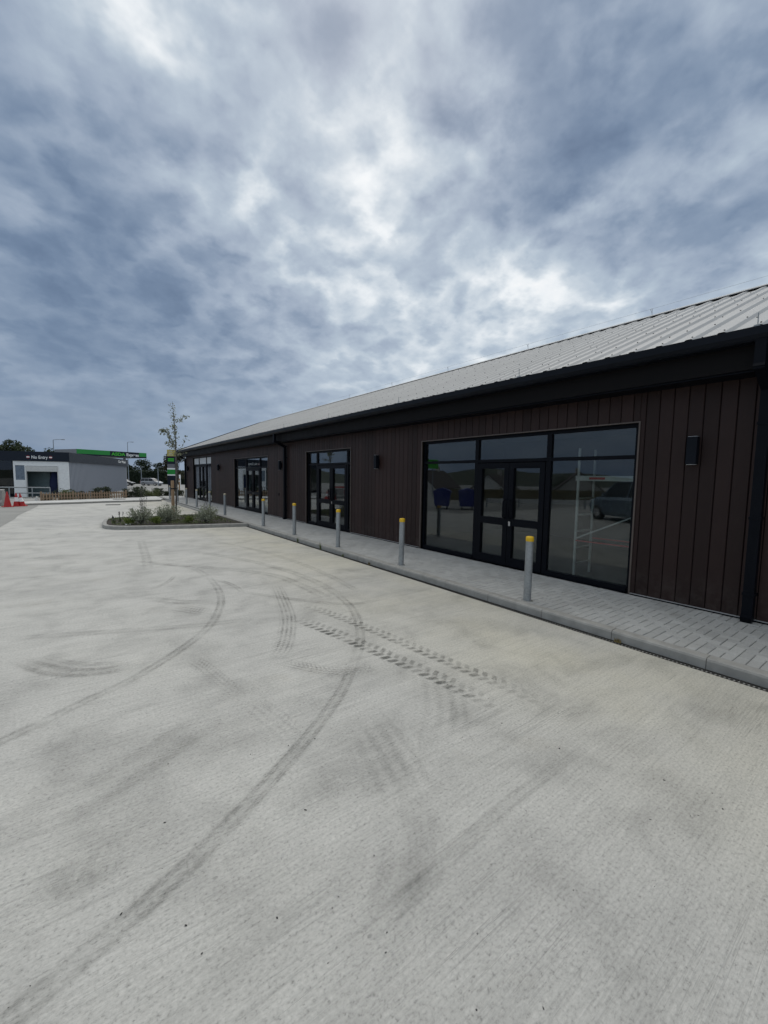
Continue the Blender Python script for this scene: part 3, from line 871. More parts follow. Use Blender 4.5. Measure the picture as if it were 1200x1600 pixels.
# opening trims, frames, panes, doors
def opening(a, b, zt, mull, door, tr, name_trim='opening_trim', film=False, sill=.17):
    zb = K + .002
    m_ = MB()
    tx0, tx1 = WX - .014, WX + .10
    m_.box((tx0, a - .022, zb), (tx1, a, zt)); m_.box((tx0, b, zb), (tx1, b + .022, zt)); m_.box((tx0, a - .022, zt), (tx1, b + .022, zt + .018))
    bpart(m_, name_trim, M['trim'])
    fr = MB()
    x0, x1 = WX + .06, WX + .135
    fw_ = .06
    fr.box((x0, a + .001, zb), (x1, a + fw_, zt - .001)); fr.box((x0, b - fw_, zb), (x1, b - .001, zt - .001))
    fr.box((x0, a + fw_, zt - fw_), (x1, b - fw_, zt - .001))
    fr.box((x0 + .003, a + fw_, tr - .03), (x1 - .003, b - fw_, tr + .03))
    cells = []
    edges = [a + fw_] + [mm for mm in mull] + [b - fw_]
    bounds = []
    for mm in mull:
        fr.box((x0, mm - .045, zb), (x1, mm + .045, tr - .031)); fr.box((x0, mm - .045, tr + .031), (x1, mm + .045, zt - fw_ - .001))
    for i in range(len(edges) - 1):
        p0 = edges[i] + (.045 if i > 0 else 0); p1 = edges[i + 1] - (.045 if i < len(edges) - 2 else 0)
        isdoor = (i == door)
        bounds.append((p0, p1, isdoor))
        if not isdoor: fr.box((x0 - .02, p0, zb), (x1, p1, zb + sill - .08))
    frame = bpart(fr, 'shopfront_frame', M['black'])
    frame['label'] = 'black aluminium shopfront frame'
    gx = WX + .095
    def pane(p0, p1, z0, z1, par, mat=M['glass']):
        g_ = MB(); g_.box((gx, p0, z0), (gx + .006, p1, z1)); return g_.build('pane', mat, par)
    for p0, p1, isdoor in bounds:
        pn = pane(p0, p1, tr + .03, zt - fw_, frame, M['film'] if film else M['glass'])
        if film: pn['label'] = 'clerestory pane covered with white film'
        if not isdoor: pane(p0, p1, zb + sill - .08, tr - .03, frame)
        else:
            mid = (p0 + p1) / 2
            for s_, q0, q1 in ((1, p0 + .012, mid - .004), (-1, mid + .004, p1 - .012)):
                d_ = MB(); dx0, dx1 = WX + .05, WX + .125
                z0, z1 = zb + .012, tr - .045
                st = .105
                d_.box((dx0, q0, z0), (dx1, q0 + st, z1)); d_.box((dx0, q1 - st, z0), (dx1, q1, z1))
                d_.box((dx0, q0 + st, z1 - .11), (dx1, q1 - st, z1)); d_.box((dx0, q0 + st, z0), (dx1, q1 - st, z0 + .17))
                d_.box((dx0, q0 + st, .93), (dx1, q1 - st, 1.07))
                dr = bpart(d_, 'door', M['black'])
                for (za, zb2) in ((z0 + .17, .93), (1.07, z1 - .11)):
                    pane(q0 + st, q1 - st, za, zb2, dr)
                hy = q1 - .06 if s_ == 1 else q0 + .06
                hm = MB()
                hx = dx0 - .065
                hm.tube([(dx0, hy, 1.08), (hx, hy, 1.10), (hx, hy, 1.42), (dx0, hy, 1.44)], .014, 0, 8)
                hm.box((dx0 - .008, hy - .05, 1.13), (dx0 - .0005, hy + .05, 1.39))
                hm.build('handle', M['black'], dr)
                if s_ == 1:
                    lk = MB(); lk.tube([(dx0 - .012, q1 - .05, 1.0), (dx0 + .002, q1 - .05, 1.0)], .022, 0, 12); lk.box((dx0 - .006, q1 - .068, .93), (dx0 - .001, q1 - .032, .985)); lk.build('lock', M['steel'], dr)
    return frame
opening(2.77, 7.60, 2.72, [4.26, 5.93], 1, 2.215)
opening(10.86, 13.93, 2.72, [11.15, 13.19], 1, 2.27)
opening(17.70, 22.50, 2.70, [18.85, 20.78], 1, 2.22)
opening(27.14, 32.15, 3.02, [28.6, 30.6], 1, 2.52, film=True)
# header above far doors between clerestory and door
# roof
TP = math.tan(math.radians(22.5))
EX, EZ = 6.30, 3.615
def roof():
    m_ = MB()
    per, top, sl, hr = .3333, .055, .045, .030
    y = YA - .2
    prof = []
    while y < YB + .25:
        prof += [(y, 0), (y + per - top - 2 * sl, 0), (y + per - top - sl, hr), (y + per - sl, hr)]
        y += per
    prof.append((y, 0))
    n = len(prof)
    ca, sa = math.cos(math.radians(22.5)), math.sin(math.radians(22.5))
    for side in (1, -1):
        vs_ = []
        for r_ in (0, 1):
            for yy, h in prof:
                x = (EX + (RX - EX) * r_); z = EZ + (RX - EX) * r_ * TP
                x, z = x - sa * h, z + ca * h
                if side < 0: x = 2 * RX - x
                vs_.append((x, yy, z))
        fs = [(i, n + i, n + i + 1, i + 1) if side < 0 else (i, i + 1, n + i + 1, n + i) for i in range(n - 1)]
        m_.add(vs_, fs, 0)
    # fixings along the purlins
    r_ = random.Random(5)
    rows = [.12, .95, 2.05, 3.2, 4.3, 5.3, 6.2]
    k = 0
    y = YA - .2
    while y < YB:
        yc = y + per - top / 2 - sl
        for ri, rr in enumerate(rows):
            for q, (dy, h) in enumerate(((0.0, hr), (-.11, 0.0))):
                if q == 1 and (k + ri) % 3: continue
                x, z = EX + rr, EZ + rr * TP
                x, z = x - sa * h, z + ca * h
                c = Vector((x, yc + dy + r_.uniform(-.01, .01), z)); nn = Vector((-sa, 0, ca))
                m_.tube([c - nn * .004, c + nn * .010], .009, 1, 6, False)
        y += per; k += 1
    # dark foam fillers at the ridge and eave
    x, z = RX - .12, EZ + (RX - .12 - EX) * TP
    return m_
rf = bpart(roof(), 'roof', [M['roof'], M['black']])
mb = MB()
zr = EZ + (RX - EX) * TP
fx = RX - .16; fz = EZ + (fx - EX) * TP
mb.box((fx, YA - .2, fz - .01), (fx + .05, YB + .2, fz + .055), 1)
vs_ = []
for yy in (YA - .25, YB + .28):
    vs_ += [(RX - .26, yy, zr + .045 - .26 * TP), (RX - .26, yy, zr + .062 - .26 * TP), (RX, yy, zr + .065), (RX + .26, yy, zr + .062 - .26 * TP), (RX + .26, yy, zr + .045 - .26 * TP), (RX, yy, zr + .045)]
mb.add(vs_, [(i, (i + 1) % 6, 6 + (i + 1) % 6, 6 + i) for i in range(6)] + [(5, 4, 3, 2, 1, 0), (6, 7, 8, 9, 10, 11)], 0)
o = mb.build('ridge_cap', [M['roof'], M['black']], rf)
# gutter, fascia, soffit
mb = MB()
prof = [(6.20, 3.605), (6.20, 3.515), (6.225, 3.475), (6.25, 3.455), (6.40, 3.455), (6.40, 3.59), (6.385, 3.59), (6.385, 3.475), (6.255, 3.475), (6.22, 3.525), (6.22, 3.605)]
n = len(prof)
vs_ = [(x, yy, z) for yy in (YA - .2, YB + .2) for x, z in prof]
mb.add(vs_, [(i, n + i, n + (i + 1) % n, (i + 1) % n) for i in range(n)] + [tuple(range(n)), tuple(reversed(range(n, 2 * n)))])
bpart(mb, 'gutter', M['gutter'])
mb = MB(); mb.box((6.405, YA - .2, 3.175), (6.43, YB + .2, 3.60)); bpart(mb, 'fascia_board', M['fascia'])
mb = MB(); mb.box((6.431, YA - .2, 3.15), (6.80, YB + .2, 3.172)); bpart(mb, 'soffit', M['black'])
for yy in (YA - .22, YB + .2):
    mb = MB()
    mb.add([(6.2, yy, 3.46), (RX, yy, zr - .1), (RX, yy, zr + .07), (6.2, yy, 3.66), (6.2, yy + .02, 3.46), (RX, yy + .02, zr - .1), (RX, yy + .02, zr + .07), (6.2, yy + .02, 3.66)],
           [(0, 1, 2, 3), (7, 6, 5, 4), (0, 4, 5, 1), (1, 5, 6, 2), (2, 6, 7, 3), (3, 7, 4, 0)])
    bpart(mb, 'verge_trim', M['gutter'])
# downpipes with swan necks
for yy in (1.34, 15.68, 34.36):
    m_ = MB()
    def sq(pts, w):
        for i in range(len(pts) - 1):
            (ax, az), (bx, bz) = pts[i], pts[i + 1]
            d = Vector((bx - ax, 0, bz - az)).normalized(); nn = Vector((d.z, 0, -d.x)) * w / 2
            a_ = Vector((ax, yy, az)) - d * (w / 2 if i else 0); b_ = Vector((bx, yy, bz)) + d * w / 2 * (1 if i < len(pts) - 2 else 0)
            e = .0015 * i
            vs__ = [p + s1 * nn * (1 + e) + Vector((0, s2 * (w / 2 + e), 0)) for p in (a_, b_) for s1, s2 in ((-1, -1), (1, -1), (1, 1), (-1, 1))]
            m_.add(vs__, [(0, 1, 2, 3), (7, 6, 5, 4), (0, 4, 5, 1), (1, 5, 6, 2), (2, 6, 7, 3), (3, 7, 4, 0)])
    sq([(6.285, 3.47), (6.285, 3.19), (6.70, 2.99), (6.70, .17), (6.63, .135)], .10)
    for zz_ in (2.55, 1.4, .45): m_.box((6.64, yy - .062, zz_), (6.781, yy + .062, zz_ + .035))
    bpart(m_, 'downpipe', M['black'])
# bird-wire posts at the eave and ridge
def wire_post(x, y_, z, h, fork):
    m_ = MB()
    m_.tube([(x, y_, z - .03), (x - .01, y_, z + h)], .006, 0, 6)
    if fork:
        m_.tube([(x, y_, z + .05), (x, y_ + .05, z + h)], .004, 0, 6)
        m_.tube([(x, y_ - .03, z + h), (x, y_ + .06, z + h)], .004, 0, 6)
    else:
        m_.box((x - .03, y_ - .03, z - .02), (x + .03, y_ + .03, z + .012), 0, .008)
    bpart(m_, 'wire_post', M['galv'])
for y_ in (1.40, 4.58, 7.97, 11.41, 14.84, 18.3, 21.8): wire_post(6.32, y_, 3.64, .14, False)
rp = (5.09, 8.96, 12.83, 16.7, 20.7, 24.6, 28.5, 32.4)
for y_ in rp: wire_post(RX, y_, zr + .06, .17, True)
mb = MB()
mb.tube([(RX, 1.0, zr + .24)] + [(RX, y_, zr + .23) for y_ in rp], .0025, 0, 5)
bpart(mb, 'ridge_wire', M['galv'])
# a round vent on the boards
mb = MB(); mb.tube([(WX - .012, 16.47, 1.07), (WX + .004, 16.47, 1.07)], .075, 0, 20); mb.tube([(WX - .016, 16.47, 1.07), (WX - .01, 16.47, 1.07)], .055, 1, 20)
bpart(mb, 'round_vent', [M['clad'], M['black']])
# wall lamps
def wall_lamp(y_, label):
    r_ = empty('wall_lamp', (WX, y_, 2.27), 0, label, 'wall lamp', 'up-and-down lamps on the brown boards')
    m_ = MB()
    m_.box((-.135, -.06, -.185), (-.035, .06, .185), 0, .006)
    m_.build('lamp_body', M['gutter'], r_)
    m_ = MB(); m_.box((-.034, -.04, -.09), (-.001, .04, .09), 0, .003); m_.build('bracket', M['black'], r_)
    for q0, q1 in ((.186, .189), (-.189, -.186)):
        m_ = MB(); m_.box((-.125, -.05, q0), (-.045, .05, q1)); m_.build('lens', M['film'], r_)
    return r_
wall_lamp(2.05, 'dark box wall lamp on the boards right of the widest shopfront')
wall_lamp(9.40, 'dark box wall lamp between the two nearest shopfronts')
wall_lamp(16.18, 'dark box wall lamp just left of the downpipe in the middle of the wall')
wall_lamp(25.31, 'dark box wall lamp on the boards between the two farthest shopfronts')
wall_lamp(33.55, 'dark box wall lamp by the far corner downpipe')

# scaffold tower in the shop
tw = empty('scaffold_tower', (7.55, 3.3, .1), 0, 'narrow aluminium scaffold tower standing inside the shop behind the right-hand pane', 'scaffold')
def tpart(m_, n_, mat):
    o = m_.build(n_, mat, tw); o.matrix_parent_inverse = Matrix.Translation((-7.55, -3.3, -.1)); return o
for yy in (3.92, 2.25):
    m_ = MB()
    for xx in (7.27, 7.83): m_.tube([(xx, yy, .1), (xx, yy, 2.42)], .024, 0, 10)
    for zz_ in (.33, .62, .92, 1.22, 1.52): m_.tube([(7.27, yy, zz_), (7.83, yy, zz_)], .017, 0, 8)
    tpart(m_, 'ladder_frame', M['scaf'])
m_ = MB(); m_.box((7.26, 2.2, 1.84), (7.84, 3.97, 1.93), 0, .004); tpart(m_, 'platform', M['scaf'])
m_ = MB(); m_.box((7.255, 3.45, 1.865), (7.259, 3.72, 1.905)); tpart(m_, 'platform_label', M['redsign'])
m_ = MB(); m_.tube([(7.25, 3.90, .80), (7.25, 2.27, 1.60)], .014, 0, 8); tpart(m_, 'brace', M['scaf'])
m_ = MB(); m_.tube([(7.25, 3.90, .76), (7.25, 2.27, .78)], .014, 0, 8); m_.tube([(7.85, 3.90, .76), (7.85, 2.27, .78)], .014, 0, 8); tpart(m_, 'side_rail', M['redsign'])

# ------------------------------------------------------------------ bollards
bol = [3.45, 6.34, 8.83, 11.39, 13.93, 18.52, 21.09, 23.79, 26.33, 28.96, 31.70]
blab = ['nearest bollard, bright yellow cap, before the double doors of the widest shopfront',
        'yellow-capped galvanised bollard at the left end of the widest shopfront',
        'yellow-capped galvanised bollard in front of the narrow shopfront with dark doors',
        'yellow-capped galvanised bollard just right of the middle downpipe',
        'yellow-capped galvanised bollard before the right end of the third shopfront, beside the planter corner',
        'galvanised bollard with a dull yellow cap just behind the right-hand shrub of the planter',
        'plain grey bollard with a pale cap, rising behind the right-hand planter shrub',
        'plain grey bollard in front of the farthest shop doors',
        'plain grey bollard before the far corner of the brown wall',
        'plain grey bollard hidden partly by the thin tree trunk',
        'plain grey bollard farthest away, left of the tree stake']
for i, yy in enumerate(bol):
    r_ = empty('bollard', (5.06 + .10, yy, K), rg.uniform(0, 6), blab[i], 'bollard', 'bollards along the kerb')
    if i == 0:
        m_ = MB(); m_.lathe([(.053, 0), (.053, .865), (.0525, .87)], n=28); post_me = m_.mesh('post', M['galv'])
        m_ = MB(); m_.lathe([(.0555, .865), (.0555, .918), (.052, .929), (.03, .936), (.001, .937)], n=28); cap_me = m_.mesh('cap', M['yellow'])
        m_ = MB(); m_.lathe([(.0555, .865), (.0555, .918), (.052, .929), (.03, .936), (.001, .937)], n=28); cap2_me = m_.mesh('cap', M['yellowdull'])
        m_ = MB(); m_.lathe([(.085, -.004), (.085, .004), (.058, .006)], n=24); base_me = m_.mesh('mortar_collar', M['joint'])
    for nm, me in (('post', post_me), ('cap', cap_me if i < 5 else cap2_me), ('mortar_collar', base_me)):
        p_ = bpy.data.objects.new(nm, me); COL.objects.link(p_); p_.parent = r_
    r_.rotation_euler = (rg.uniform(-.009, .009), rg.uniform(-.009, .009), r_.rotation_euler[2])

# ------------------------------------------------------------------ planter bed, tree, shrubs
mb = MB()
inner = []
c0 = Vector((3.0, 17.3))
for x, y_ in PLF[1:-1]:
    d = (c0 - Vector((x, y_))).normalized(); inner.append((x + d.x * .1, y_ + d.y * .1))
inner = [(4.93, 15.0)] + inner + [(4.93, 19.35)]
mb.poly(inner[::-1], .0, .085)
struct(mb.build('planter_soil', M['soil']))
mb = MB(); mb.box((4.932, 14.95, -.02), (5.085, 19.5, .104)); struct(mb.build('planter_edging', M['kerb']))

def shrub(x, y_, w, h, n, size, mat, name, label, spikes=0, cat='shrub', seed=1, group='shrubs in the planter bed'):
    r_ = random.Random(seed)
    t_ = empty(name, (x, y_, .085), 0, label, cat, group)
    st = MB(); lf = MB()
    nst = max(6, int(n / 40))
    tips = []
    for k in range(nst):
        a = r_.uniform(0, 6.28); rr = r_.random() ** .6
        tip = Vector((math.cos(a) * rr * w * .5, math.sin(a) * rr * w * .5, h * r_.uniform(.55, 1.0) * (1.05 - .35 * rr)))
        st.tube([(0, 0, 0), tuple(tip * .5 + Vector((0, 0, h * .05))), tuple(tip)], [.008, .006, .002], 0, 5, True, False)
        tips.append(tip)
    for _ in range(n):
        tp = r_.choice(tips); k = r_.uniform(.35, 1.05)
        q = tp * k + Vector((r_.gauss(0, 1), r_.gauss(0, 1), r_.gauss(0, .8))) * w * .07
        if q.z < .02: q.z = .02 + r_.random() * .05
        leaf(lf, q, size * r_.uniform(.6, 1.3), r_, 0, 2.0, (Vector((r_.gauss(0, .7), r_.gauss(0, .7), 1))).normalized())
    st.build('stem', M['bark'], t_); lf.build('foliage', mat, t_)
    if spikes:
        for k in range(spikes):
            sp = MB()
            a = r_.uniform(0, 6.28); rr = r_.random() * w * .4
            b_ = Vector((math.cos(a) * rr, math.sin(a) * rr, h * .6)); hh = h * r_.uniform(1.2, 1.75)
            tp = Vector((b_.x * 1.3, b_.y * 1.3, hh))
            sp.tube([tuple(b_), tuple(tp)], [.005, .003], 0, 5, True, False)
            for j in range(14):
                q = b_.lerp(tp, .55 + .48 * j / 14); leaf(sp, q + Vector((r_.gauss(0, .012), r_.gauss(0, .012), 0)), .035, r_, 0, 1.8)
            sp.build('flower_spike', M['leaf_purple'], t_)
    return t_
shrub(1.78, 16.75, .76, .68, 1500, .06, M['leaf_grey'], 'shrub', 'grey-green planter shrub with tall dull flower spikes, leftmost of the three big shrubs', 8, seed=2)
shrub(2.68, 17.0, .92, .68, 1700, .06, M['leaf_grey'], 'shrub', 'broad grey-green planter shrub at the foot of the staked tree', 0, seed=3)
shrub(3.82, 16.15, .84, .72, 1600, .06, M['leaf_grey'], 'shrub', 'grey-green planter shrub nearest to the shop pavement', 4, seed=4)
shrub(1.40, 16.75, .40, .27, 900, .05, M['leaf_moss'], 'cushion_plant', 'mossy green cushion plant between the small spikes and the left shrub', 0, 'plant', 5, 'green cushion plants in the planter')
shrub(2.23, 16.45, .42, .28, 900, .05, M['leaf_moss'], 'cushion_plant', 'mossy green cushion plant between the left and the middle shrub', 0, 'plant', 6, 'green cushion plants in the planter')
shrub(3.26, 16.35, .40, .26, 900, .05, M['leaf_moss'], 'cushion_plant', 'mossy green cushion plant between the middle and the right-hand shrub', 0, 'plant', 7, 'green cushion plants in the planter')
shrub(1.02, 17.2, .22, .2, 120, .04, M['leaf_low'], 'spiky_plant', 'small plant with upright spikes at the rounded left end of the planter', 4, 'plant', 8, 'small spiky plants in the planter')
shrub(1.22, 17.5, .22, .24, 120, .04, M['leaf_low'], 'spiky_plant', 'small spiky plant second from the rounded left end of the planter', 4, 'plant', 9, 'small spiky plants in the planter')
r_ = random.Random(21); mb = MB()
for _ in range(5200):
    x, y_ = r_.uniform(.95, 4.7), r_.uniform(15.4, 19.2)
    if y_ < 15.35 + (4.9 - x) * .32: continue
    if r_.random() < .35 + .5 * math.sin(x * 3 + y_ * 2): continue
    leaf(mb, Vector((x, y_, .1 + r_.random() * .05)), .05 * r_.uniform(.6, 1.5), r_, 0, 1.8)
tag(mb.build('ground_cover', M['leaf_low']), 'patchy low green ground cover on the dark planter soil', 'ground cover', kind='stuff')
mb = MB(); mb.box((1.30, 16.55, .09), (1.46, 16.62, .12), 0, .012)
tag(mb.build('stone', M['paperwhite']), 'small pale stone lying at the front of the planter soil', 'stone')

def young_tree():
    t_ = empty('young_tree', (3.26, 18.7, .085), 0, 'thin young tree with sparse leaves, tied to a wooden stake in the planter', 'tree')
    r_ = random.Random(12)
    tr = MB(); lf = MB()
    trunk = [Vector((0, 0, 0)), Vector((.03, 0, 1.2)), Vector((.05, 0, 2.2)), Vector((.05, 0, 3.2)), Vector((.0, 0, 4.1)), Vector((-.03, 0, 4.68))]
    tr.tube(trunk, [.035, .031, .026, .019, .011, .004], 0, 8)
    sx = Vector((.80, -.60, 0)); dy = Vector((.6, .8, 0))
    def branch(p, pts, r0, nl):
        P = [p] + [p + sx * a + dy * b + Vector((0, 0, c)) for a, b, c in pts]
        tr.tube([tuple(q) for q in P], [r0 * (1 - .8 * i / len(P)) for i in range(len(P))], 0, 5)
        for _ in range(nl):
            i = r_.randrange(0, len(P) - 1); q = P[i].lerp(P[i + 1], r_.random())
            if (q - p).length < .12: continue
            leaf(lf, q + Vector((r_.gauss(0, .05), r_.gauss(0, .05), r_.gauss(0, .05))), .095 * r_.uniform(.6, 1.3), r_, 0, 1.8)
    def at(z):
        for i in range(5):
            if trunk[i].z <= z <= trunk[i + 1].z:
                return trunk[i].lerp(trunk[i + 1], (z - trunk[i].z) / (trunk[i + 1].z - trunk[i].z))
    branch(at(2.75), [(-.18, 0, .25), (-.30, .05, .55), (-.42, .05, .78), (-.56, .1, .80), (-.62, .1, .70)], .012, 150)
    branch(at(2.9), [(-.12, -.05, .2), (-.22, -.1, .5), (-.28, -.1, .75)], .009, 80)
    branch(at(2.85), [(-.2, .2, .1), (-.42, .25, .12), (-.52, .25, .22)], .008, 45)
    branch(at(3.85), [(.12, 0, .02), (.25, .05, .1), (.36, .05, .24), (.52, .1, .27)], .009, 60)
    branch(at(2.75), [(.15, 0, .06), (.28, .0, .16), (.34, .05, .38), (.42, .05, .60)], .008, 26)
    branch(at(2.55), [(.12, .2, .04), (.25, .3, .08)], .006, 16)
    branch(at(3.3), [(-.08, .1, .2), (-.14, .12, .45)], .006, 24)
    branch(at(3.2), [(.06, -.12, .2), (.1, -.2, .5)], .006, 20)
    for _ in range(210):
        q = at(r_.uniform(2.5, 4.6)); leaf(lf, q + Vector((r_.gauss(0, .06), r_.gauss(0, .06), r_.gauss(0, .04))), .085 * r_.uniform(.6, 1.25), r_, 0, 1.9)
    tr.build('trunk', M['bark'], t_); lf.build('crown', M['leaf_young'], t_)
young_tree()
sk = empty('tree_stake', (3.14, 18.62, .08), 0, 'round wooden stake holding up the young planter tree', 'stake')
m_ = MB(); m_.tube([(0, 0, 0), (0, 0, 1.49), (0, 0, 1.51)], [.062, .062, .055], 0, 14); m_.build('post', M['stake'], sk)
m_ = MB(); m_.tube([(0, 0, 1.16), (0, 0, 1.21)], .068, 0, 14); m_.box((.05, -.02, 1.165), (.15, .02, 1.205)); m_.build('tie', M['rubber'], sk)

# ------------------------------------------------------------------ car wash
GZ = -.33
CWf = Vector((-.5 + 4.29, 46.42 - 47.68, 0)).normalized()      # along the front
CWs = Vector((-CWf.y, CWf.x, 0))                                # back along the side
CW0 = Vector((-4.29, 47.68, 0))                                 # front left edge of the white part
def cwp(t, s, z): return CW0 + CWf * t + CWs * s + Vector((0, 0, z))
class OB(MB):
    def ob(s, t0, t1, s0, s1, z0, z1, mi=0):
        vs_ = [cwp(t, q, z) for z in (z0, z1) for t, q in ((t0, s0), (t1, s0), (t1, s1), (t0, s1))]
        s.add(vs_, [(3, 2, 1, 0), (4, 5, 6, 7), (0, 1, 5, 4), (1, 2, 6, 5), (2, 3, 7, 6), (3, 0, 4, 7)], mi)
WL = 4.0; SL = 18.8
cw = empty('car_wash', tuple(cwp(2, 9, GZ)), 0, 'low car wash building with white front, grey ribbed side and dark navy fascia', 'building')
CI = Matrix.Translation(-cwp(2, 9, GZ))
def cpart(m_, n_, mats):
    o = m_.build(n_, mats, cw); o.matrix_parent_inverse = CI; return o
m_ = OB()   # grey side wall, ribbed
s = .12
m_.ob(WL - .12, WL - .02, .1, SL, GZ, 2.80)
while s < SL - .1:
    m_.ob(WL - .019, WL + .012, s, s + .09, GZ + .02, 2.78); s += .3
m_.ob(.02, WL - .13, SL - .1, SL, GZ, 2.8); m_.ob(.0, .1, .1, SL - .11, GZ, 2.8)
cpart(m_, 'side_wall', M['greywall'] if 'greywall' in M else M.setdefault('greywall', pbr('grey_ribbed_cladding', (.27, .29, .33), .5, var=.06)))
m_ = OB()   # white front with door opening t .92-3.05, window .12-.80
T0, T1, ZD = .93, 3.18, 2.38
m_.ob(0, .14, 0, .1, GZ, 2.79); m_.ob(.14, .80, 0, .1, GZ, 1.16); m_.ob(.14, .80, 0, .1, 2.42, 2.79)
m_.ob(.80, T0, 0, .1, GZ, 2.79); m_.ob(T0, T1, 0, .1, ZD, 2.79); m_.ob(T1, WL, 0, .1, GZ, 2.79)
cpart(m_, 'front_wall', M['white'])
m_ = OB(); m_.ob(.141, .799, .03, .06, 1.161, 2.419); cpart(m_, 'window', M.setdefault('greyblue', pbr('blue_grey_panel', (.15, .19, .24), .3)))
m_ = OB(); m_.ob(T0 + .01, T1 - .01, -.06, -.002, 1.90, 2.36)
for k in range(5): m_.ob(T0 + .01, T1 - .01, -.066, -.0605, 1.92 + k * .09, 1.95 + k * .09)
cpart(m_, 'roller_shutter', M['white2'])
for q0, q1 in ((T0 - .06, T0), (T1, T1 + .05)):
    m_ = OB(); m_.ob(q0, q1, -.05, -.001, GZ, ZD); cpart(m_, 'door_jamb', M['white2'])
for q, mm in (((.11, WL - .13, 6.0, 6.1), M['teal']), ((.11, 2.05, 1.5, 1.6), M['teal']), ((2.06, 2.5, 1.7, 1.8), M['white2'])):
    m_ = OB(); m_.ob(*q, GZ, 2.75); cpart(m_, 'inner_panel', mm)
m_ = MB(); c_ = cwp(2.78, .75, 0); m_.lathe([(.30, GZ), (.42, .1), (.50, .7), (.46, 1.2), (.34, 1.7), (.32, 2.4)], (c_.x, c_.y, 0), n=18); cpart(m_, 'wash_brush', M['brush'])
m_ = OB()   # fascia, roof
m_.ob(-9.0, WL + .03, -.08, .02, 2.80, 3.62); m_.ob(WL + .031, WL + .13, -.08, SL + .05, 2.80, 3.62)
m_.ob(-9.0, WL + .02, SL - .02, SL + .05, 2.80, 3.62)
cpart(m_, 'fascia', M['navy'])
m_ = OB(); m_.ob(-9.0, WL + .03, .03, SL - .03, 3.30, 3.45); cpart(m_, 'roof', M['greycan'])
m_ = OB()
for t in (-9.0, -7.2, -5.4, -3.6, -1.95, -.06): m_.ob(t, t + .06, -.0, .08, GZ, 2.79)
m_.ob(-9.0, -.001, .0, .08, GZ - .02, GZ + .30); cpart(m_, 'glazed_frame', M['black'])
for t0, t1 in ((-8.94, -7.2), (-7.14, -5.4), (-5.34, -3.6), (-3.54, -1.95), (-1.89, -.06)):
    m_ = OB(); m_.ob(t0, t1, .03, .04, GZ + .301, 2.79); cpart(m_, 'pane', M['glazing'])
m_ = OB(); m_.ob(-8.9, -.1, 5.0, 5.1, GZ, 2.79); cpart(m_, 'inner_wall', M['interior'])
z_ = 3.07
text_mesh('lettering', 'No Entry', .38, M['white'], cw, cwp(1.36, -.082, z_ - .06), CWf, bold=.006, width=1.17).matrix_parent_inverse = CI
text_mesh('lettering', 'Car Wash', .42, M['white'], cw, cwp(WL + .132, 14.6, 3.14), CWs, bold=.006, width=3.2).matrix_parent_inverse = CI
for t in (1.13, 2.76):
    m_ = MB(); c_ = cwp(t, -.081, z_ + .07); m_.tube([tuple(c_), tuple(c_ - CWs * .012)], .125, 0, 24); 
    q = OB(); q.ob(t - .11, t + .11, -.099, -.0935, z_ + .02, z_ + .12, 1)
    m_.add(q.v, q.f, 1)
    cpart(m_, 'no_entry_symbol', [M['redsign'], M['white']])
# petrol canopy
A = Vector((.32, 83.88, 0)); D1 = (Vector((10.7, 89.49, 0)) - A).normalized(); D2 = Vector((-D1.y, D1.x, 0))
cn = empty('petrol_canopy', (3, 86, -.75), 0, 'flat petrol station canopy with green and navy fascia behind the car wash', 'canopy')
NI = Matrix.Translation((-3, -86, .75))
class CB(MB):
    def cb(s, a0, a1, b0, b1, z0, z1, mi=0):
        vs_ = [A + D1 * a + D2 * b + Vector((0, 0, z)) for z in (z0, z1) for a, b in ((a0, b0), (a1, b0), (a1, b1), (a0, b1))]
        s.add(vs_, [(3, 2, 1, 0), (4, 5, 6, 7), (0, 1, 5, 4), (1, 2, 6, 5), (2, 3, 7, 6), (3, 0, 4, 7)], mi)
def npart(m_, n_, mats):
    o = m_.build(n_, mats, cn); o.matrix_parent_inverse = NI; return o
m_ = CB(); m_.cb(.0, 11.8, .06, 6.3, 4.72, 5.62); m_.cb(-.05, -.001, .0, 6.3, 4.70, 5.68); npart(m_, 'canopy_deck', M['greycan'])
for q0, q1 in ((-.05, 5.2), (10.45, 11.9)):
    m_ = CB(); m_.cb(q0, q1, -.06, .05, 4.95, 5.68); npart(m_, 'green_fascia', M['green'])
m_ = CB(); m_.cb(-.05, 5.2, -.055, .05, 4.70, 4.949); m_.cb(5.201, 10.449, -.06, .05, 4.70, 5.68); m_.cb(10.45, 11.9, -.055, .05, 4.70, 4.949); npart(m_, 'navy_fascia', M['navy'])
for a_ in (3.0, 9.5):
    m_ = CB(); m_.cb(a_, a_ + .3, 2.8, 3.1, -.76, 4.719); npart(m_, 'column', M['greycan'])
text_mesh('lettering', 'ASDA', .74, M['brightgreen'], cn, A + D1 * 5.45 - D2 * .062 + Vector((0, 0, 4.95)), D1, bold=.02, width=2.45).matrix_parent_inverse = NI
text_mesh('lettering', 'Express', .70, M['white'], cn, A + D1 * 8.05 - D2 * .062 + Vector((0, 0, 4.95)), D1, bold=.018, width=2.3).matrix_parent_inverse = NI

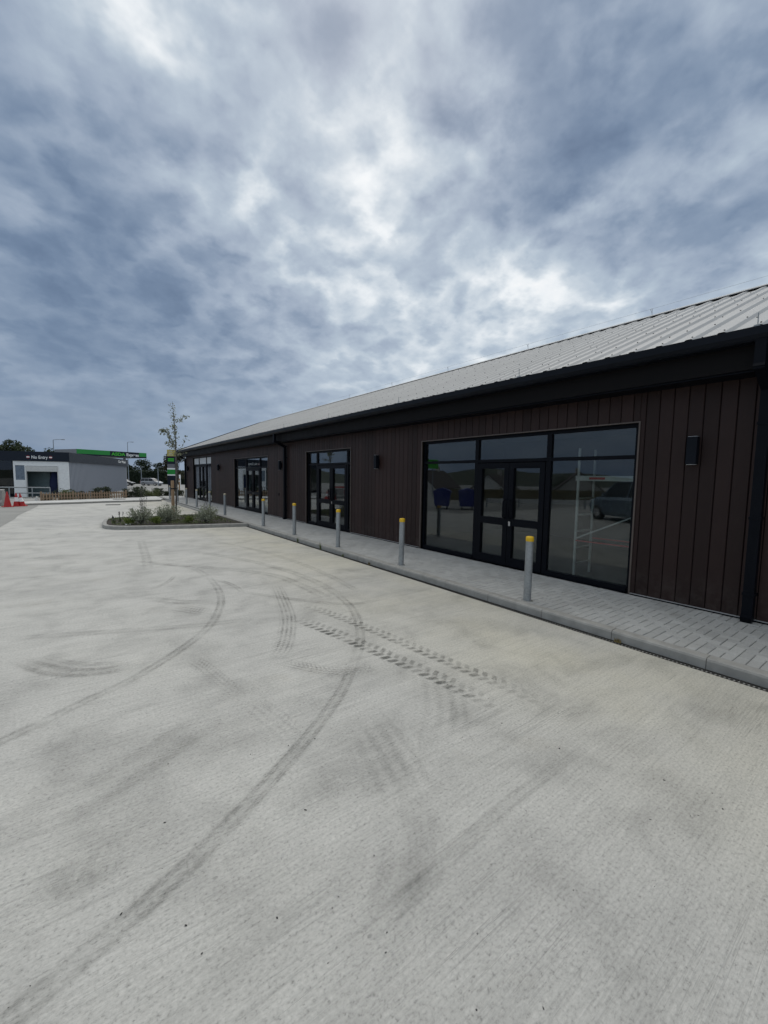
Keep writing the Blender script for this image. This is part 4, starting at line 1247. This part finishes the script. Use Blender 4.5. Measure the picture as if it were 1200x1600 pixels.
# ------------------------------------------------------------------ fence, plants by the far footway
fa, fb = Vector((-1.72, 32.75, 0)), Vector((2.94, 34.85, 0))
fd = (fb - fa).normalized(); fn = Vector((-fd.y, fd.x, 0)); FL = (fb - fa).length
fe = empty('picket_fence', tuple(fa), math.atan2(fd.y, fd.x), 'knee-high weathered wooden picket fence before the car wash', 'fence')
m_ = MB(); x = .06; r_ = random.Random(4)
while x < FL:
    h = .60 + r_.uniform(-.012, .012)
    m_.add([(x, -.012, .10), (x + .075, -.012, .10), (x + .075, -.012, h - .04), (x + .0375, -.012, h), (x, -.012, h - .04),
            (x, .01, .10), (x + .075, .01, .10), (x + .075, .01, h - .04), (x + .0375, .01, h), (x, .01, h - .04)],
           [(0, 1, 2, 3, 4), (9, 8, 7, 6, 5)] + [(i, 5 + i, 5 + (i + 1) % 5, (i + 1) % 5) for i in range(5)])
    x += .158
m_.build('pickets', M['wood'], fe)
m_ = MB(); m_.box((0, .011, .22), (FL, .045, .28)); m_.box((0, .011, .44), (FL, .045, .50)); m_.build('rail', M['wood'], fe)
for k in range(4):
    m_ = MB(); xx = min(FL - .08, k * FL / 3); m_.box((xx - .03, .046, 0), (xx + .06, .13, .66), 0, .008); m_.build('post', M['wood'], fe)

def leafy(name, label, base, w, d, h, n, size, mat, seed, cat='plant', group='plants along the far footway', rz=0.0, spikes=0):
    r_ = random.Random(seed)
    t_ = empty(name, base, rz, label, cat, group)
    lf = MB(); st = MB()
    for k in range(max(3, int(w * 5))):
        x = r_.uniform(-w / 2, w / 2); y_ = r_.uniform(-d / 2, d / 2); hh = h * r_.uniform(.5, 1)
        st.tube([(x, y_, -.02), (x + r_.gauss(0, .04), y_ + r_.gauss(0, .04), hh)], [.008, .003], 0, 5, True, False)
        m = int(n / max(3, int(w * 5)))
        for _ in range(m):
            q = Vector((x + r_.gauss(0, .12), y_ + r_.gauss(0, .1), hh * r_.random() ** .8 * 1.05))
            leaf(lf, q, size * r_.uniform(.6, 1.4), r_, 0, 2.0)
    st.build('stem', M['bark'], t_); lf.build('foliage', mat, t_)
fr_ = math.atan2(fd.y, fd.x)
def fp(s, o): q = fa + fd * s + fn * o; return (q.x, q.y, .0)
leafy('low_shrub', 'yellowish green low shrub showing through the middle of the picket fence', fp(1.75, .45), .9, .4, .80, 1500, .10, M['leaf_low'], 31, rz=fr_)
leafy('low_shrub', 'dull reddish-brown low plants behind the right half of the picket fence', fp(2.9, .45), 1.3, .4, .70, 1600, .10, M['leaf_brown'], 32, rz=fr_)
leafy('low_shrub', 'dark green shrub behind the right end of the picket fence', fp(3.9, .5), 1.0, .4, .95, 1700, .10, M['leaf_tree'], 33, rz=fr_)
leafy('low_shrub', 'tall dark green shrub just right of the picket fence end', (3.45, 35.45, 0), 1.3, .6, .85, 1700, .11, M['leaf_tree'], 34)
leafy('low_shrub', 'mixed green and straw coloured shrub in the middle of the bed right of the fence', (4.35, 36.8, 0), 1.5, .7, .62, 1500, .10, M['leaf_low'], 35)
leafy('low_shrub', 'dark green shrub in the bed by the farthest bollard', (5.4, 37.6, 0), 1.4, .7, .7, 1500, .11, M['leaf_tree'], 36)
leafy('low_shrub', 'dark green plants beyond the far end of the shop pavement', (6.5, 38.3, 0), 1.3, .6, .6, 1500, .11, M['leaf_tree'], 37)
leafy('low_shrub', 'dark leafy plants behind the left end of the picket fence', fp(.8, .4), 1.0, .35, .48, 900, .09, M['leaf_brown'], 39, rz=fr_)
leafy('low_shrub', 'sparse tall weeds against the grey car wash wall', fp(2.3, 2.2), 1.6, .3, .75, 500, .09, M['leaf_tree'], 38, rz=fr_)

# ------------------------------------------------------------------ cones, barrier, rails
def cone(x, y_, z, h, label, banded, tilt=(0, 0), grp='traffic cones'):
    r_ = empty('traffic_cone', (x, y_, z), .3, label, 'traffic cone', grp)
    r_.rotation_euler = (tilt[0], tilt[1], .3)
    b_ = MB(); w = h * .27
    b_.box((-w, -w, 0), (w, w, h * .045), 0, h * .015); b_.build('base', M['red'], r_)
    c_ = MB()
    R0, R1 = h * .2, h * .035
    z0 = h * .046
    def rad(k): return R0 + (R1 - R0) * k
    if banded:
        c_.lathe([(rad(0), z0), (rad(1), h)], n=20)
        c_.build('cone_body', M['red'], r_)
        s_ = MB(); s_.lathe([(rad(.34) + .002, z0 + (h - z0) * .34), (rad(.66) + .002, z0 + (h - z0) * .66)], n=20); s_.build('white_band', M['white'], r_)
    else:
        c_.lathe([(rad(0), z0), (rad(1), h)], n=20); c_.build('cone_body', M['red'], r_)
cone(-2.93, 29.2, .004, .80, 'plain red traffic cone without a band, leftmost of the cones', False)
cone(-2.60, 29.5, .004, .72, 'red cone with a wide white band, upright, second from the left', True)
cone(-2.36, 29.52, .004, .70, 'red and white banded cone leaning against its neighbour', True, (0.02, -.14))
r_ = empty('white_cone', (-1.95, 33.0, -.01), 0, 'small dirty white plastic cone at the left end of the picket fence', 'traffic cone')
m_ = MB(); m_.lathe([(.13, .05), (.05, .38)], n=16); m_.build('cone_body', M['cream'], r_)
m_ = MB(); m_.box((-.17, -.17, 0), (.17, .17, .05), 0, .01); m_.build('base', M['rubber'], r_)
bx = empty('concrete_barrier', (-3.2, 30.6, 0), -.35, 'chest-high grey concrete barrier block with a pale top, left of the cones', 'barrier')
m_ = MB()
pf = [(-.30, 0), (-.30, .18), (-.2, .3), (-.17, .82), (.17, .82), (.2, .3), (.30, .18), (.30, 0)]
vs_ = [(x, p[0], p[1]) for x in (-2.6, -.08, 0) for p in ([(a * (.9 if x == 0 else 1), z * (.97 if x == 0 else 1)) for a, z in pf])]
m_.add(vs_, [(i + 8 * k, i + 1 + 8 * k, i + 9 + 8 * k, i + 8 + 8 * k) for k in range(2) for i in range(7)] + [tuple(reversed(range(8))), tuple(range(16, 24))])
m_.build('block', M['kerb'], bx)
m_ = MB(); m_.box((-2.6, -.18, .821), (-.02, .18, .87), 0, .02); m_.build('coping', M['cream'], bx)
kr = empty('knee_rail', (-4, 45, GZ), 0, 'galvanised tubular rail in front of the white car wash door', 'railing')
KI = Matrix.Translation((4, -45, -GZ))
ra, rb = Vector((-9.5, 47.6, 0)), Vector((-1.75, 44.0, 0))
m_ = MB(); m_.tube([tuple(ra + Vector((0, 0, .58))), tuple(rb + Vector((0, 0, .58)))], .045, 0, 8); o = m_.build('rail', M['galv'], kr); o.matrix_parent_inverse = KI
m_ = MB(); q0, q1 = ra.lerp(rb, .72), rb; m_.tube([tuple(q0 + Vector((0, 0, .12))), tuple(q1 + Vector((0, 0, .12)))], .04, 0, 8); o = m_.build('rail', M['galv'], kr); o.matrix_parent_inverse = KI
for k in (0, .33, .66, .85, 1.0):
    p_ = ra.lerp(rb, k); m_ = MB(); m_.tube([tuple(p_ + Vector((0, 0, GZ))), tuple(p_ + Vector((0, 0, .56)))], .04, 0, 8); o = m_.build('post', M['galv'], kr); o.matrix_parent_inverse = KI

# ------------------------------------------------------------------ cars
def car(name, loc, rz, paint, label, cat='car', L=4.5, Hh=1.66, W=1.82, van=False):
    r_ = empty(name, loc, rz, label, cat)
    # stations along x (front +), lower body: z belt & half widths
    b_ = MB()
    st = [(-.5, .42, .86, .74), (-.47, .32, .98, .82), (-.36, .24, 1.0, .90), (.0, .22, .99, .91), (.24, .22, .97, .91), (.33, .24, .95, .90), (.44, .27, .80, .84), (.49, .36, .70, .74), (.5, .44, .6, .66)]
    ring = []
    for fx_, zb, zt, hw in st:
        x = fx_ * L; hw *= W / 1.82; k = Hh / 1.66
        zb, zt = zb * k, zt * k
        ring.append([(x, -hw * .9, zb), (x, -hw, zb + .16), (x, -hw, zt - .14), (x, -hw * .93, zt), (x, hw * .93, zt), (x, hw, zt - .14), (x, hw, zb + .16), (x, hw * .9, zb)])
    vs_ = [p for rr in ring for p in rr]; n = 8
    fs = [(i * n + j, i * n + (j + 1) % n, (i + 1) * n + (j + 1) % n, (i + 1) * n + j) for i in range(len(st) - 1) for j in range(n)]
    fs += [tuple(range(n)), tuple(reversed(range((len(st) - 1) * n, len(st) * n)))]
    b_.add(vs_, fs, 0, False)
    # roof slab and pillars
    k = Hh / 1.66
    zr_, zb_ = Hh, .97 * k
    hb, ht = .80 * W / 1.82, .64 * W / 1.82
    xs = [(-.49 if van else -.475) * L, -.40 * L, .10 * L, .27 * L]
    roof_ = [(-.455 * L, ht, zr_ - .1), (-.42 * L, ht, zr_ - .02), (-.1 * L, ht, zr_), (.06 * L, ht, zr_ - .03), (.12 * L, ht * .95, zr_ - .12)]
    vs_ = []
    for x, w_, z in roof_: vs_ += [(x, -w_, z), (x, w_, z), (x, w_ * 1.06, z - .07), (x, -w_ * 1.06, z - .07)]
    fs = [(i * 4 + j, i * 4 + (j + 1) % 4, (i + 1) * 4 + (j + 1) % 4, (i + 1) * 4 + j) for i in range(4) for j in range(4)] + [(0, 1, 2, 3), (19, 18, 17, 16)]
    b_.add(vs_, fs)
    for sg in (-1, 1):
        for (x0, x1) in ((-.47, -.445), (-.27, -.24), (-.06, -.08), (.28, .125)):
            w0 = .06 * L / 4.5
            b_.add([(x0 * L, sg * (hb + .012), zb_ - .03), (x0 * L + w0, sg * (hb + .012), zb_ - .03), (x1 * L + w0, sg * (ht * 1.06 + .012), zr_ - .1), (x1 * L, sg * (ht * 1.06 + .012), zr_ - .1),
                    (x0 * L, sg * (hb - .05), zb_ - .03), (x0 * L + w0, sg * (hb - .05), zb_ - .03), (x1 * L + w0, sg * (ht * 1.06 - .05), zr_ - .1), (x1 * L, sg * (ht * 1.06 - .05), zr_ - .1)],
                   [(0, 1, 2, 3), (7, 6, 5, 4), (0, 4, 5, 1), (2, 6, 7, 3), (1, 5, 6, 2), (3, 7, 4, 0)])
    b_.build('body', paint, r_)
    g_ = MB()
    gl = [(-.472, hb, zb_ - .02, -.44, ht), (.275, hb, zb_ - .02, .115, ht * .97)]
    vs_ = [(-.468 * L, -hb, zb_ - .03), (-.468 * L, hb, zb_ - .03), (.285 * L, hb, zb_ - .03), (.285 * L, -hb, zb_ - .03),
           (-.44 * L, -ht * 1.04, zr_ - .075), (-.44 * L, ht * 1.04, zr_ - .075), (.112 * L, ht * 1.02, zr_ - .09), (.112 * L, -ht * 1.02, zr_ - .09)]
    g_.add(vs_, [(3, 2, 1, 0), (4, 5, 6, 7), (0, 1, 5, 4), (1, 2, 6, 5), (2, 3, 7, 6), (3, 0, 4, 7)])
    g_.build('window', M['carglass'], r_)
    for fx_ in (-.31, .31):
        for sg in (-1, 1):
            w_ = MB(); c_ = Vector((fx_ * L, sg * (W / 2 - .16), .34)); w_.tube([tuple(c_ + Vector((0, sg * -.05, 0))), tuple(c_ + Vector((0, sg * .17, 0)))], .34, 0, 22)
            wo = w_.build('wheel', M['rubber'], r_)
            w_ = MB(); w_.tube([tuple(c_ + Vector((0, sg * .171, 0))), tuple(c_ + Vector((0, sg * .182, 0)))], .21, 0, 18)
            for q in range(5):
                a = q * 2 * PI / 5
                w_.tube([tuple(c_ + Vector((0, sg * .186, 0))), tuple(c_ + Vector((math.cos(a) * .2, sg * .186, math.sin(a) * .2)))], .022, 0, 5)
            w_.build('rim', M['steel'], wo)
    for sg in (-1, 1):
        h_ = MB(); h_.box((.455 * L, sg * .62 - .13, .66 * k), (.487 * L, sg * .62 + .13, .80 * k), 0, .02); h_.build('headlight', M['lampglass'], r_)
        h_ = MB(); h_.box((-.502 * L, sg * .70 - .07, .72 * k), (-.47 * L, sg * .70 + .07, 1.0 * k), 0, .02); h_.build('tail_light', M['tail'], r_)
        h_ = MB(); h_.box((.20 * L, sg * (W / 2 + .05) - .08, 1.0 * k), (.225 * L, sg * (W / 2 + .05) + .08, 1.13 * k), 0, .03); h_.build('mirror', paint, r_)
    return r_
ang = math.atan2(-.597, .802)
car('parked_car', (13.5, 104.6, -.762), ang - .12, M['suv_silver'], 'silver estate car parked before the dark hedge, whole side in view')
car('parked_car', (8.1, 104.3, -.762), ang + .1, M['suv_dark'], 'dark grey car half hidden by the end of the car wash', L=4.3, Hh=1.5)
hd = Vector((-.47, .88, 0)).normalized(); ctr = Vector((-6.55, 10.35, 0)) - hd * 2.2
car('parked_people_carrier', (ctr.x - .8, ctr.y - .45, .0), math.atan2(hd.y, hd.x), M['suv_blue'], 'blue-grey people carrier seen mirrored in the right-hand shop window', 'car', 4.9, 1.88, 1.95, True)

# ------------------------------------------------------------------ trees and far things
def big_tree(loc, h, w, trunk_h, n, size, mat, label, seed, group='trees beyond the forecourt'):
    r_ = random.Random(seed)
    t_ = empty('tree', loc, 0, label, 'tree', group)
    tr = MB(); lf = MB()
    tr.tube([(0, 0, 0), (.05, 0, trunk_h * .6), (0, .05, h * .6)], [w * .045, w * .035, w * .012], 0, 8)
    cl = []
    for _ in range(14):
        a = r_.uniform(0, 6.28); k = r_.random() ** .5
        z = trunk_h + (h - trunk_h) * r_.uniform(.15, .85)
        kk = 1 - abs((z - trunk_h) / (h - trunk_h) - .42) * .9
        cl.append(Vector((math.cos(a) * k * w * .38 * kk, math.sin(a) * k * w * .38 * kk, z)))
    cl.append(Vector((0, 0, h - (h - trunk_h) * .16)))
    for c_ in cl:
        tr.tube([(0, 0, trunk_h * .7), tuple(c_ * .55 + Vector((0, 0, trunk_h * .3))), tuple(c_)], [w * .014, w * .009, w * .003], 0, 5, True, False)
        rad = w * r_.uniform(.15, .24)
        leaves(lf, tuple(c_), (rad, rad, rad * .8), int(n / 15), size, r_, 0, .25)
    tr.build('trunk', M['bark'], t_); lf.build('crown', mat, t_)
big_tree((-8.41, 93.5, -.76), 8.0, 7.4, 2.2, 3600, .40, M['leaf_tree'], 'rounded dark tree showing above the car wash fascia', 41)
big_tree((-3.6, 94.5, -.76), 7.0, 3.6, 2.6, 1400, .32, M['leaf_tree'], 'small tree just right of the rounded tree behind the car wash', 42)
big_tree((11.7, 66.4, -.70), 6.4, 3.6, 1.2, 3200, .24, M['leaf_brown'], 'brownish green tree at the far corner of the shop building, behind the pole sign', 43)
big_tree((15.2, 63.5, -.70), 5.6, 3.4, 1.0, 2200, .24, M['leaf_tree'], 'dark green bushy tree mostly hidden by the far end of the shop building', 44)
for i, (px, py, h, w, lab) in enumerate([(11.3, 132.5, 5.2, 5.0, 'dark tree top rising over the hedge beside the end of the car wash'),
                                         (14.9, 131.0, 6.6, 5.0, 'tallest dark tree over the hedge, above the silver car'),
                                         (18.6, 128.5, 5.9, 4.2, 'dark tree over the hedge, right of the tallest one'),
                                         (22.0, 126.5, 5.9, 4.4, 'dark tree over the hedge, next to the pole sign')]):
    big_tree((px, py, -.76), h, w, 1.2, 1500, .42, M['leaf_hedge'], lab, 50 + i)
# clipped hedge
hg = empty('hedge', (16, 121, -.76), math.atan2(-.597, .802), 'long clipped dark hedge behind the parked silver car', 'hedge')
r_ = random.Random(8); lf = MB()
for _ in range(7000):
    x = r_.uniform(-11, 11); f_ = r_.random()
    if f_ < .55: y_, z = -1.0 + r_.uniform(-.08, .25), r_.uniform(.05, 3.3)
    elif f_ < .85: y_, z = r_.uniform(-1, 1), 3.2 + r_.gauss(0, .14) + .15 * math.sin(x * 1.3)
    else: y_, z = r_.uniform(-.9, 1), r_.uniform(.1, 3.2)
    leaf(lf, Vector((x, y_, z)), .34 * r_.uniform(.6, 1.3), r_)
m_ = MB(); m_.box((-11, -.75, 0), (11, .8, 3.0)); lf.add(m_.v, m_.f)
lf.build('foliage', M['leaf_hedge'], hg)
m_ = MB()
for k in range(12): m_.tube([(-10.5 + k * 1.9, -.3, -.0), (-10.5 + k * 1.9, -.3, 1.5)], .06, 0, 6)
m_.build('stems', M['bark'], hg)

def lamp_post(loc, h, arm, label, rz):
    t_ = empty('street_lamp', loc, rz, label, 'street lamp', 'street lamps beyond the car wash')
    m_ = MB(); m_.tube([(0, 0, 0), (0, 0, h * .5), (0, 0, h)], [.10, .08, .055], 0, 8); m_.build('post', M['greypost'], t_)
    m_ = MB(); m_.tube([(0, 0, h), (arm * .6, 0, h + .1), (arm, 0, h + .1)], .04, 0, 6); m_.build('arm', M['greypost'], t_)
    m_ = MB(); m_.box((arm, -.14, h + .02), (arm + .6, .14, h + .14), 0, .04); m_.build('lamp_head', M['greypost'], t_)
M['greypost'] = pbr('grey_lamp_post', (.22, .25, .28), .5)
lamp_post((-3.0, 95.6, -.76), 8.4, 1.4, 'tall street lamp behind the white front of the car wash', ang + .05)
lamp_post((9.8, 112.0, -.76), 9.7, .8, 'tall street lamp rising behind the lettered canopy end', ang)
lamp_post((12.4, 112.5, -.76), 4.1, .15, 'short slim lamp post by the hedge, right of the canopy', ang)
lamp_post((14.2, 100.5, -.76), 4.0, .15, 'short lamp post with a small head standing behind the silver car', ang)

# pole sign
tg = empty('price_sign', (10.75, 64.1, -.6), math.atan2(-.597, .802), 'tall forecourt pole sign with yellow top and green panels behind the young tree', 'sign')
def zs(y): return 1.85 + (740.5 - y) * .0896 + .6
def sbox(n_, mat, z0, z1, x0=-.56, x1=.56, y0=-.11, y1=.11, ch=0.0, lab=None):
    q = MB(); q.box((x0, y0, z0), (x1, y1, z1), 0, ch); o = q.build(n_, mat, tg)
    if lab: o['label'] = lab
sbox('pole', M['navy'], .0, 1.0, -.5, .5)
sbox('sign_body', M['navy'], 1.001, 4.91)
sbox('sign_panel', M.setdefault('ypanel', pbr('yellow_panel', (.48, .40, .10), .5, var=.15)), 4.911, 5.81, -.52, .52, lab='yellow top panel')
for k in range(3): sbox('sign_stripe', M['white2'], 5.05 + k * .25, 5.12 + k * .25, -.3, .3, -.118, -.1105)
for (za, zb_) in ((4.45, 4.62), (4.22, 4.36)): sbox('sign_stripe', M['brightgreen'], za, zb_, -.42, .42, -.122, -.1105)
sbox('sign_panel', M.setdefault('greypanel', pbr('grey_panel', (.16, .16, .17), .5)), 3.32, 3.84, -.5, .5, -.124, -.1105)
sbox('sign_panel', M['white'], 3.08, 3.30, -.54, .54, -.126, -.1105, lab='white band above the green panel')
sbox('sign_panel', M['green'], 2.42, 3.079, -.54, .54, -.126, -.1105, lab='green panel')
sbox('sign_panel', M['white'], 2.24, 2.419, -.54, .54, -.126, -.1105, lab='white band below the green panel')

# slender white post beside the pole sign, timber post by the building corner
t_ = empty('marker_post', (11.1, 60.5, -.6), 0, 'slim white post right beside the pole sign, behind the tree trunk', 'post')
m_ = MB(); m_.tube([(0, 0, 0), (0, 0, 2.35), (0, 0, 2.38)], [.10, .10, .06], 0, 10); m_.build('shaft', M['white'], t_)
m_ = MB(); m_.lathe([(.16, 0), (.16, .05), (.11, .07)], n=12); m_.build('foot', M['kerb'], t_)
t_ = empty('timber_post', (8.3, 45.5, -.33), 0, 'thin pale timber post beyond the far corner of the shop', 'post')
m_ = MB(); m_.box((-.06, -.06, 0), (.06, .06, 1.75), 0, .01); m_.build('shaft', M['stake'], t_)
m_ = MB(); m_.box((-.065, -.065, 1.45), (.065, .065, 1.53)); m_.build('band', M['white'], t_)

# ------------------------------------------------------------------ what the shop windows mirror: the far side of the yard
def yard_fence():
    a, b = Vector((-10.5, 24.5, 0)), Vector((-23.0, 14.0, 0))
    d = (b - a).normalized(); L = (b - a).length
    t_ = empty('timber_fence', tuple(a), math.atan2(d.y, d.x), 'low olive timber fence across the yard, mirrored in the shop windows', 'fence')
    m_ = MB(); x = 0
    while x < L:
        m_.box((x, -.012, .06), (x + .135, .012, 1.0 + random.uniform(-.01, .01))); x += .145
    m_.build('boards', M['oak'], t_)
    m_ = MB()
    for z in (.25, .8): m_.box((0, .013, z), (L, .05, z + .08))
    m_.build('rail', M['oak'], t_)
    for k in range(8):
        m_ = MB(); m_.box((k * L / 7 - .05, .051, 0), (k * L / 7 + .05, .15, 1.1)); m_.build('post', M['oak'], t_)
yard_fence()
a, b = Vector((-7.8, 17.8, 0)), Vector((-15.5, 10.5, 0)); d = (b - a).normalized(); L = (b - a).length
t_ = empty('crash_barrier', tuple(a), math.atan2(d.y, d.x), 'long pale low crash barrier across the yard, mirrored in the shop windows', 'barrier')
m_ = MB()
pf = [(-.02, .28), (-.06, .33), (-.06, .38), (-.02, .43), (-.06, .48), (-.06, .53), (-.02, .58), (0, .58), (0, .28)]
vs_ = [(x, p, z) for x in (0, L) for p, z in pf]; n = len(pf)
m_.add(vs_, [(i, n + i, n + (i + 1) % n, (i + 1) % n) for i in range(n)] + [tuple(range(n)), tuple(reversed(range(n, 2 * n)))])
m_.build('beam', M['white2'], t_)
for k in range(6):
    m_ = MB(); m_.box((k * L / 5.2, .001, 0), (k * L / 5.2 + .1, .1, .6)); m_.build('post', M['galv'], t_)
def bin_(x, y_, rz, label):
    t_ = empty('wheeled_bin', (x, y_, 0), rz, label, 'bin', 'blue bins across the yard')
    m_ = MB()
    vs_ = [(-.55, -.42, .2), (.55, -.42, .2), (.55, .42, .2), (-.55, .42, .2), (-.66, -.52, 1.1), (.66, -.52, 1.1), (.66, .52, 1.1), (-.66, .52, 1.1)]
    m_.add(vs_, [(3, 2, 1, 0), (4, 5, 6, 7), (0, 1, 5, 4), (1, 2, 6, 5), (2, 3, 7, 6), (3, 0, 4, 7)])
    m_.box((-.7, -.5, .98), (.7, -.56, 1.06)); m_.build('container', M['blue'], t_)
    m_ = MB(); m_.add([(-.68, -.54, 1.101), (.68, -.54, 1.101), (.68, .0, 1.28), (.68, .54, 1.101), (-.68, .54, 1.101), (-.68, 0, 1.28)], [(0, 1, 2, 5), (5, 2, 3, 4), (0, 5, 4), (1, 3, 2), (4, 3, 1, 0)]); m_.build('lid', M['blue'], t_)
    for sx_ in (-.45, .45):
        for sy_ in (-.3, .3):
            m_ = MB(); m_.tube([(sx_, sy_ - .03, .1), (sx_, sy_ + .03, .1)], .1, 0, 12); m_.build('wheel', M['rubber'], t_)
bin_(-4.0, 18.0, -.75, 'blue wheeled bin mirrored in the left pane of the widest shopfront, left one')
bin_(-5.1, 17.0, -.75, 'blue wheeled bin mirrored in the left pane of the widest shopfront, next to the doors')
def house(x, y_, rz, w, dp, h, label, wall, seed):
    t_ = empty('house', (x, y_, gz(y_, x) - .05), rz, label, 'house', 'houses across the yard')
    m_ = MB(); rh = w * .42
    pts = [(-w / 2, 0), (w / 2, 0), (w / 2, h), (0, h + rh), (-w / 2, h)]
    vs_ = [(a, q, c) for q in (-dp / 2, dp / 2) for a, c in pts]
    m_.add(vs_, [tuple(range(5)), tuple(reversed(range(5, 10)))] + [(i, 5 + i, 5 + (i + 1) % 5, (i + 1) % 5) for i in range(5)])
    m_.build('wall', wall, t_)
    m_ = MB()
    for s_ in (-1, 1):
        vs_ = [(s_ * (w / 2 + .35), q, h - .28 + o) for q in (-dp / 2 - .3, dp / 2 + .3) for o in (.05, .22)] + [(0, q, h + rh + o) for q in (-dp / 2 - .3, dp / 2 + .3) for o in (.05, .22)]
        m_.add(vs_, [(0, 2, 6, 4), (1, 5, 7, 3), (0, 1, 3, 2), (4, 6, 7, 5), (0, 4, 5, 1), (2, 3, 7, 6)])
    rf_ = m_.build('roof', M['tile'], t_)
    m_ = MB(); m_.box((-.4, dp * .2, h + rh - .5), (.4, dp * .2 + .7, h + rh + 1.1)); m_.build('chimney', M['housewall'], rf_)
    for (a, c, ww, hh) in ((-w * .25, 1.0, 1.3, 1.2), (w * .22, 1.0, 1.3, 1.2), (-w * .22, 3.6, 1.1, 1.1), (w * .22, 3.6, 1.1, 1.1)):
        if c + hh > h + .3: continue
        m_ = MB(); m_.box((a - ww / 2, -dp / 2 - .04, c), (a + ww / 2, -dp / 2 - .005, c + hh)); m_.build('window', M['carglass'], t_)
fz_ = math.radians(58)
house(-73, 47, fz_, 9, 11, 4.6, 'pale gabled house mirrored in the right-hand pane behind the scaffold tower', M['housewall'], 1)
house(-59.5, 58, fz_ + .2, 8, 10, 4.4, 'white gabled house mirrored in the right-hand door leaf', M['white2'], 2)
house(-48, 66, fz_ + .3, 8, 10, 4.2, 'white gabled house mirrored in the left-hand door leaf', M['white2'], 3)
for i, (x, y_, h, w) in enumerate([(-36, 72, 5.2, 8), (-27, 60, 3.6, 7), (-66, 66, 7.6, 8), (-86, 58, 7.4, 9), (-80, 34, 7.5, 8), (-20, 50, 3.0, 6)]):
    big_tree((x, y_, gz(y_, x) - .05), h, w, 1.2, 1400, .42, M['leaf_hedge'],
             ['dark broad tree mirrored in the left pane of the widest shopfront', 'rounded tree mirrored behind the blue bins', 'dark tall tree between the mirrored white houses',
              'dark tree behind the mirrored pale house', 'dark tree mirrored at the right of the pale house, behind the people carrier', 'low dark tree mirrored beside the left frame of the widest shopfront'][i], 70 + i, 'trees across the yard')
m_ = MB()
prof = []
n = 60
for k in range(n + 1):
    a = math.radians(100 + 160 * k / n)
    h = 18 + 9 * math.sin(k * .5) + 5 * math.sin(k * 1.3 + 1)
    prof.append((a, h))
vs_ = []
for a, h in prof:
    for rr, hz_ in ((420, -8), (560, h * .3), (700, h * .62), (980, h * .85), (1500, -9)):
        vs_.append((rr * math.cos(a), rr * math.sin(a), hz_))
m_.add(vs_, [(i * 5 + j, i * 5 + j + 1, i * 5 + j + 6, i * 5 + j + 5) for i in range(n) for j in range(4)], 0, True)
struct(m_.build('hills', M['hill']))

t_ = empty('pole_sign', (-13.8, 29.3, 0), .5, 'green sign board on a pole, mirrored at the top of the left shop pane', 'sign')
m_ = MB(); m_.tube([(0, 0, 0), (0, 0, 3.6)], .05, 0, 8); m_.build('pole', M['greypost'], t_)
m_ = MB(); m_.box((-.5, -.09, 2.75), (.5, -.051, 3.6), 0, .01); m_.build('board', M['brightgreen'], t_)
t_ = empty('plastic_barrier', (-4.75, 31.2, .0), .3, 'red plastic barrier mirrored in the doors of the narrow shopfront', 'barrier')
m_ = MB(); pf = [(-.25, 0), (-.25, .15), (-.1, .3), (-.08, 1.0), (.08, 1.0), (.1, .3), (.25, .15), (.25, 0)]
m_.add([(x, a, z) for x in (-.6, .6) for a, z in pf], [(i, i + 1, 9 + i, 8 + i) for i in range(7)] + [tuple(reversed(range(8))), tuple(range(8, 16))]); m_.build('shell', M['red'], t_)
m_ = MB(); m_.box((-.45, -.125, .7), (.45, -.095, .85)); m_.build('reflective_band', M['white'], t_)
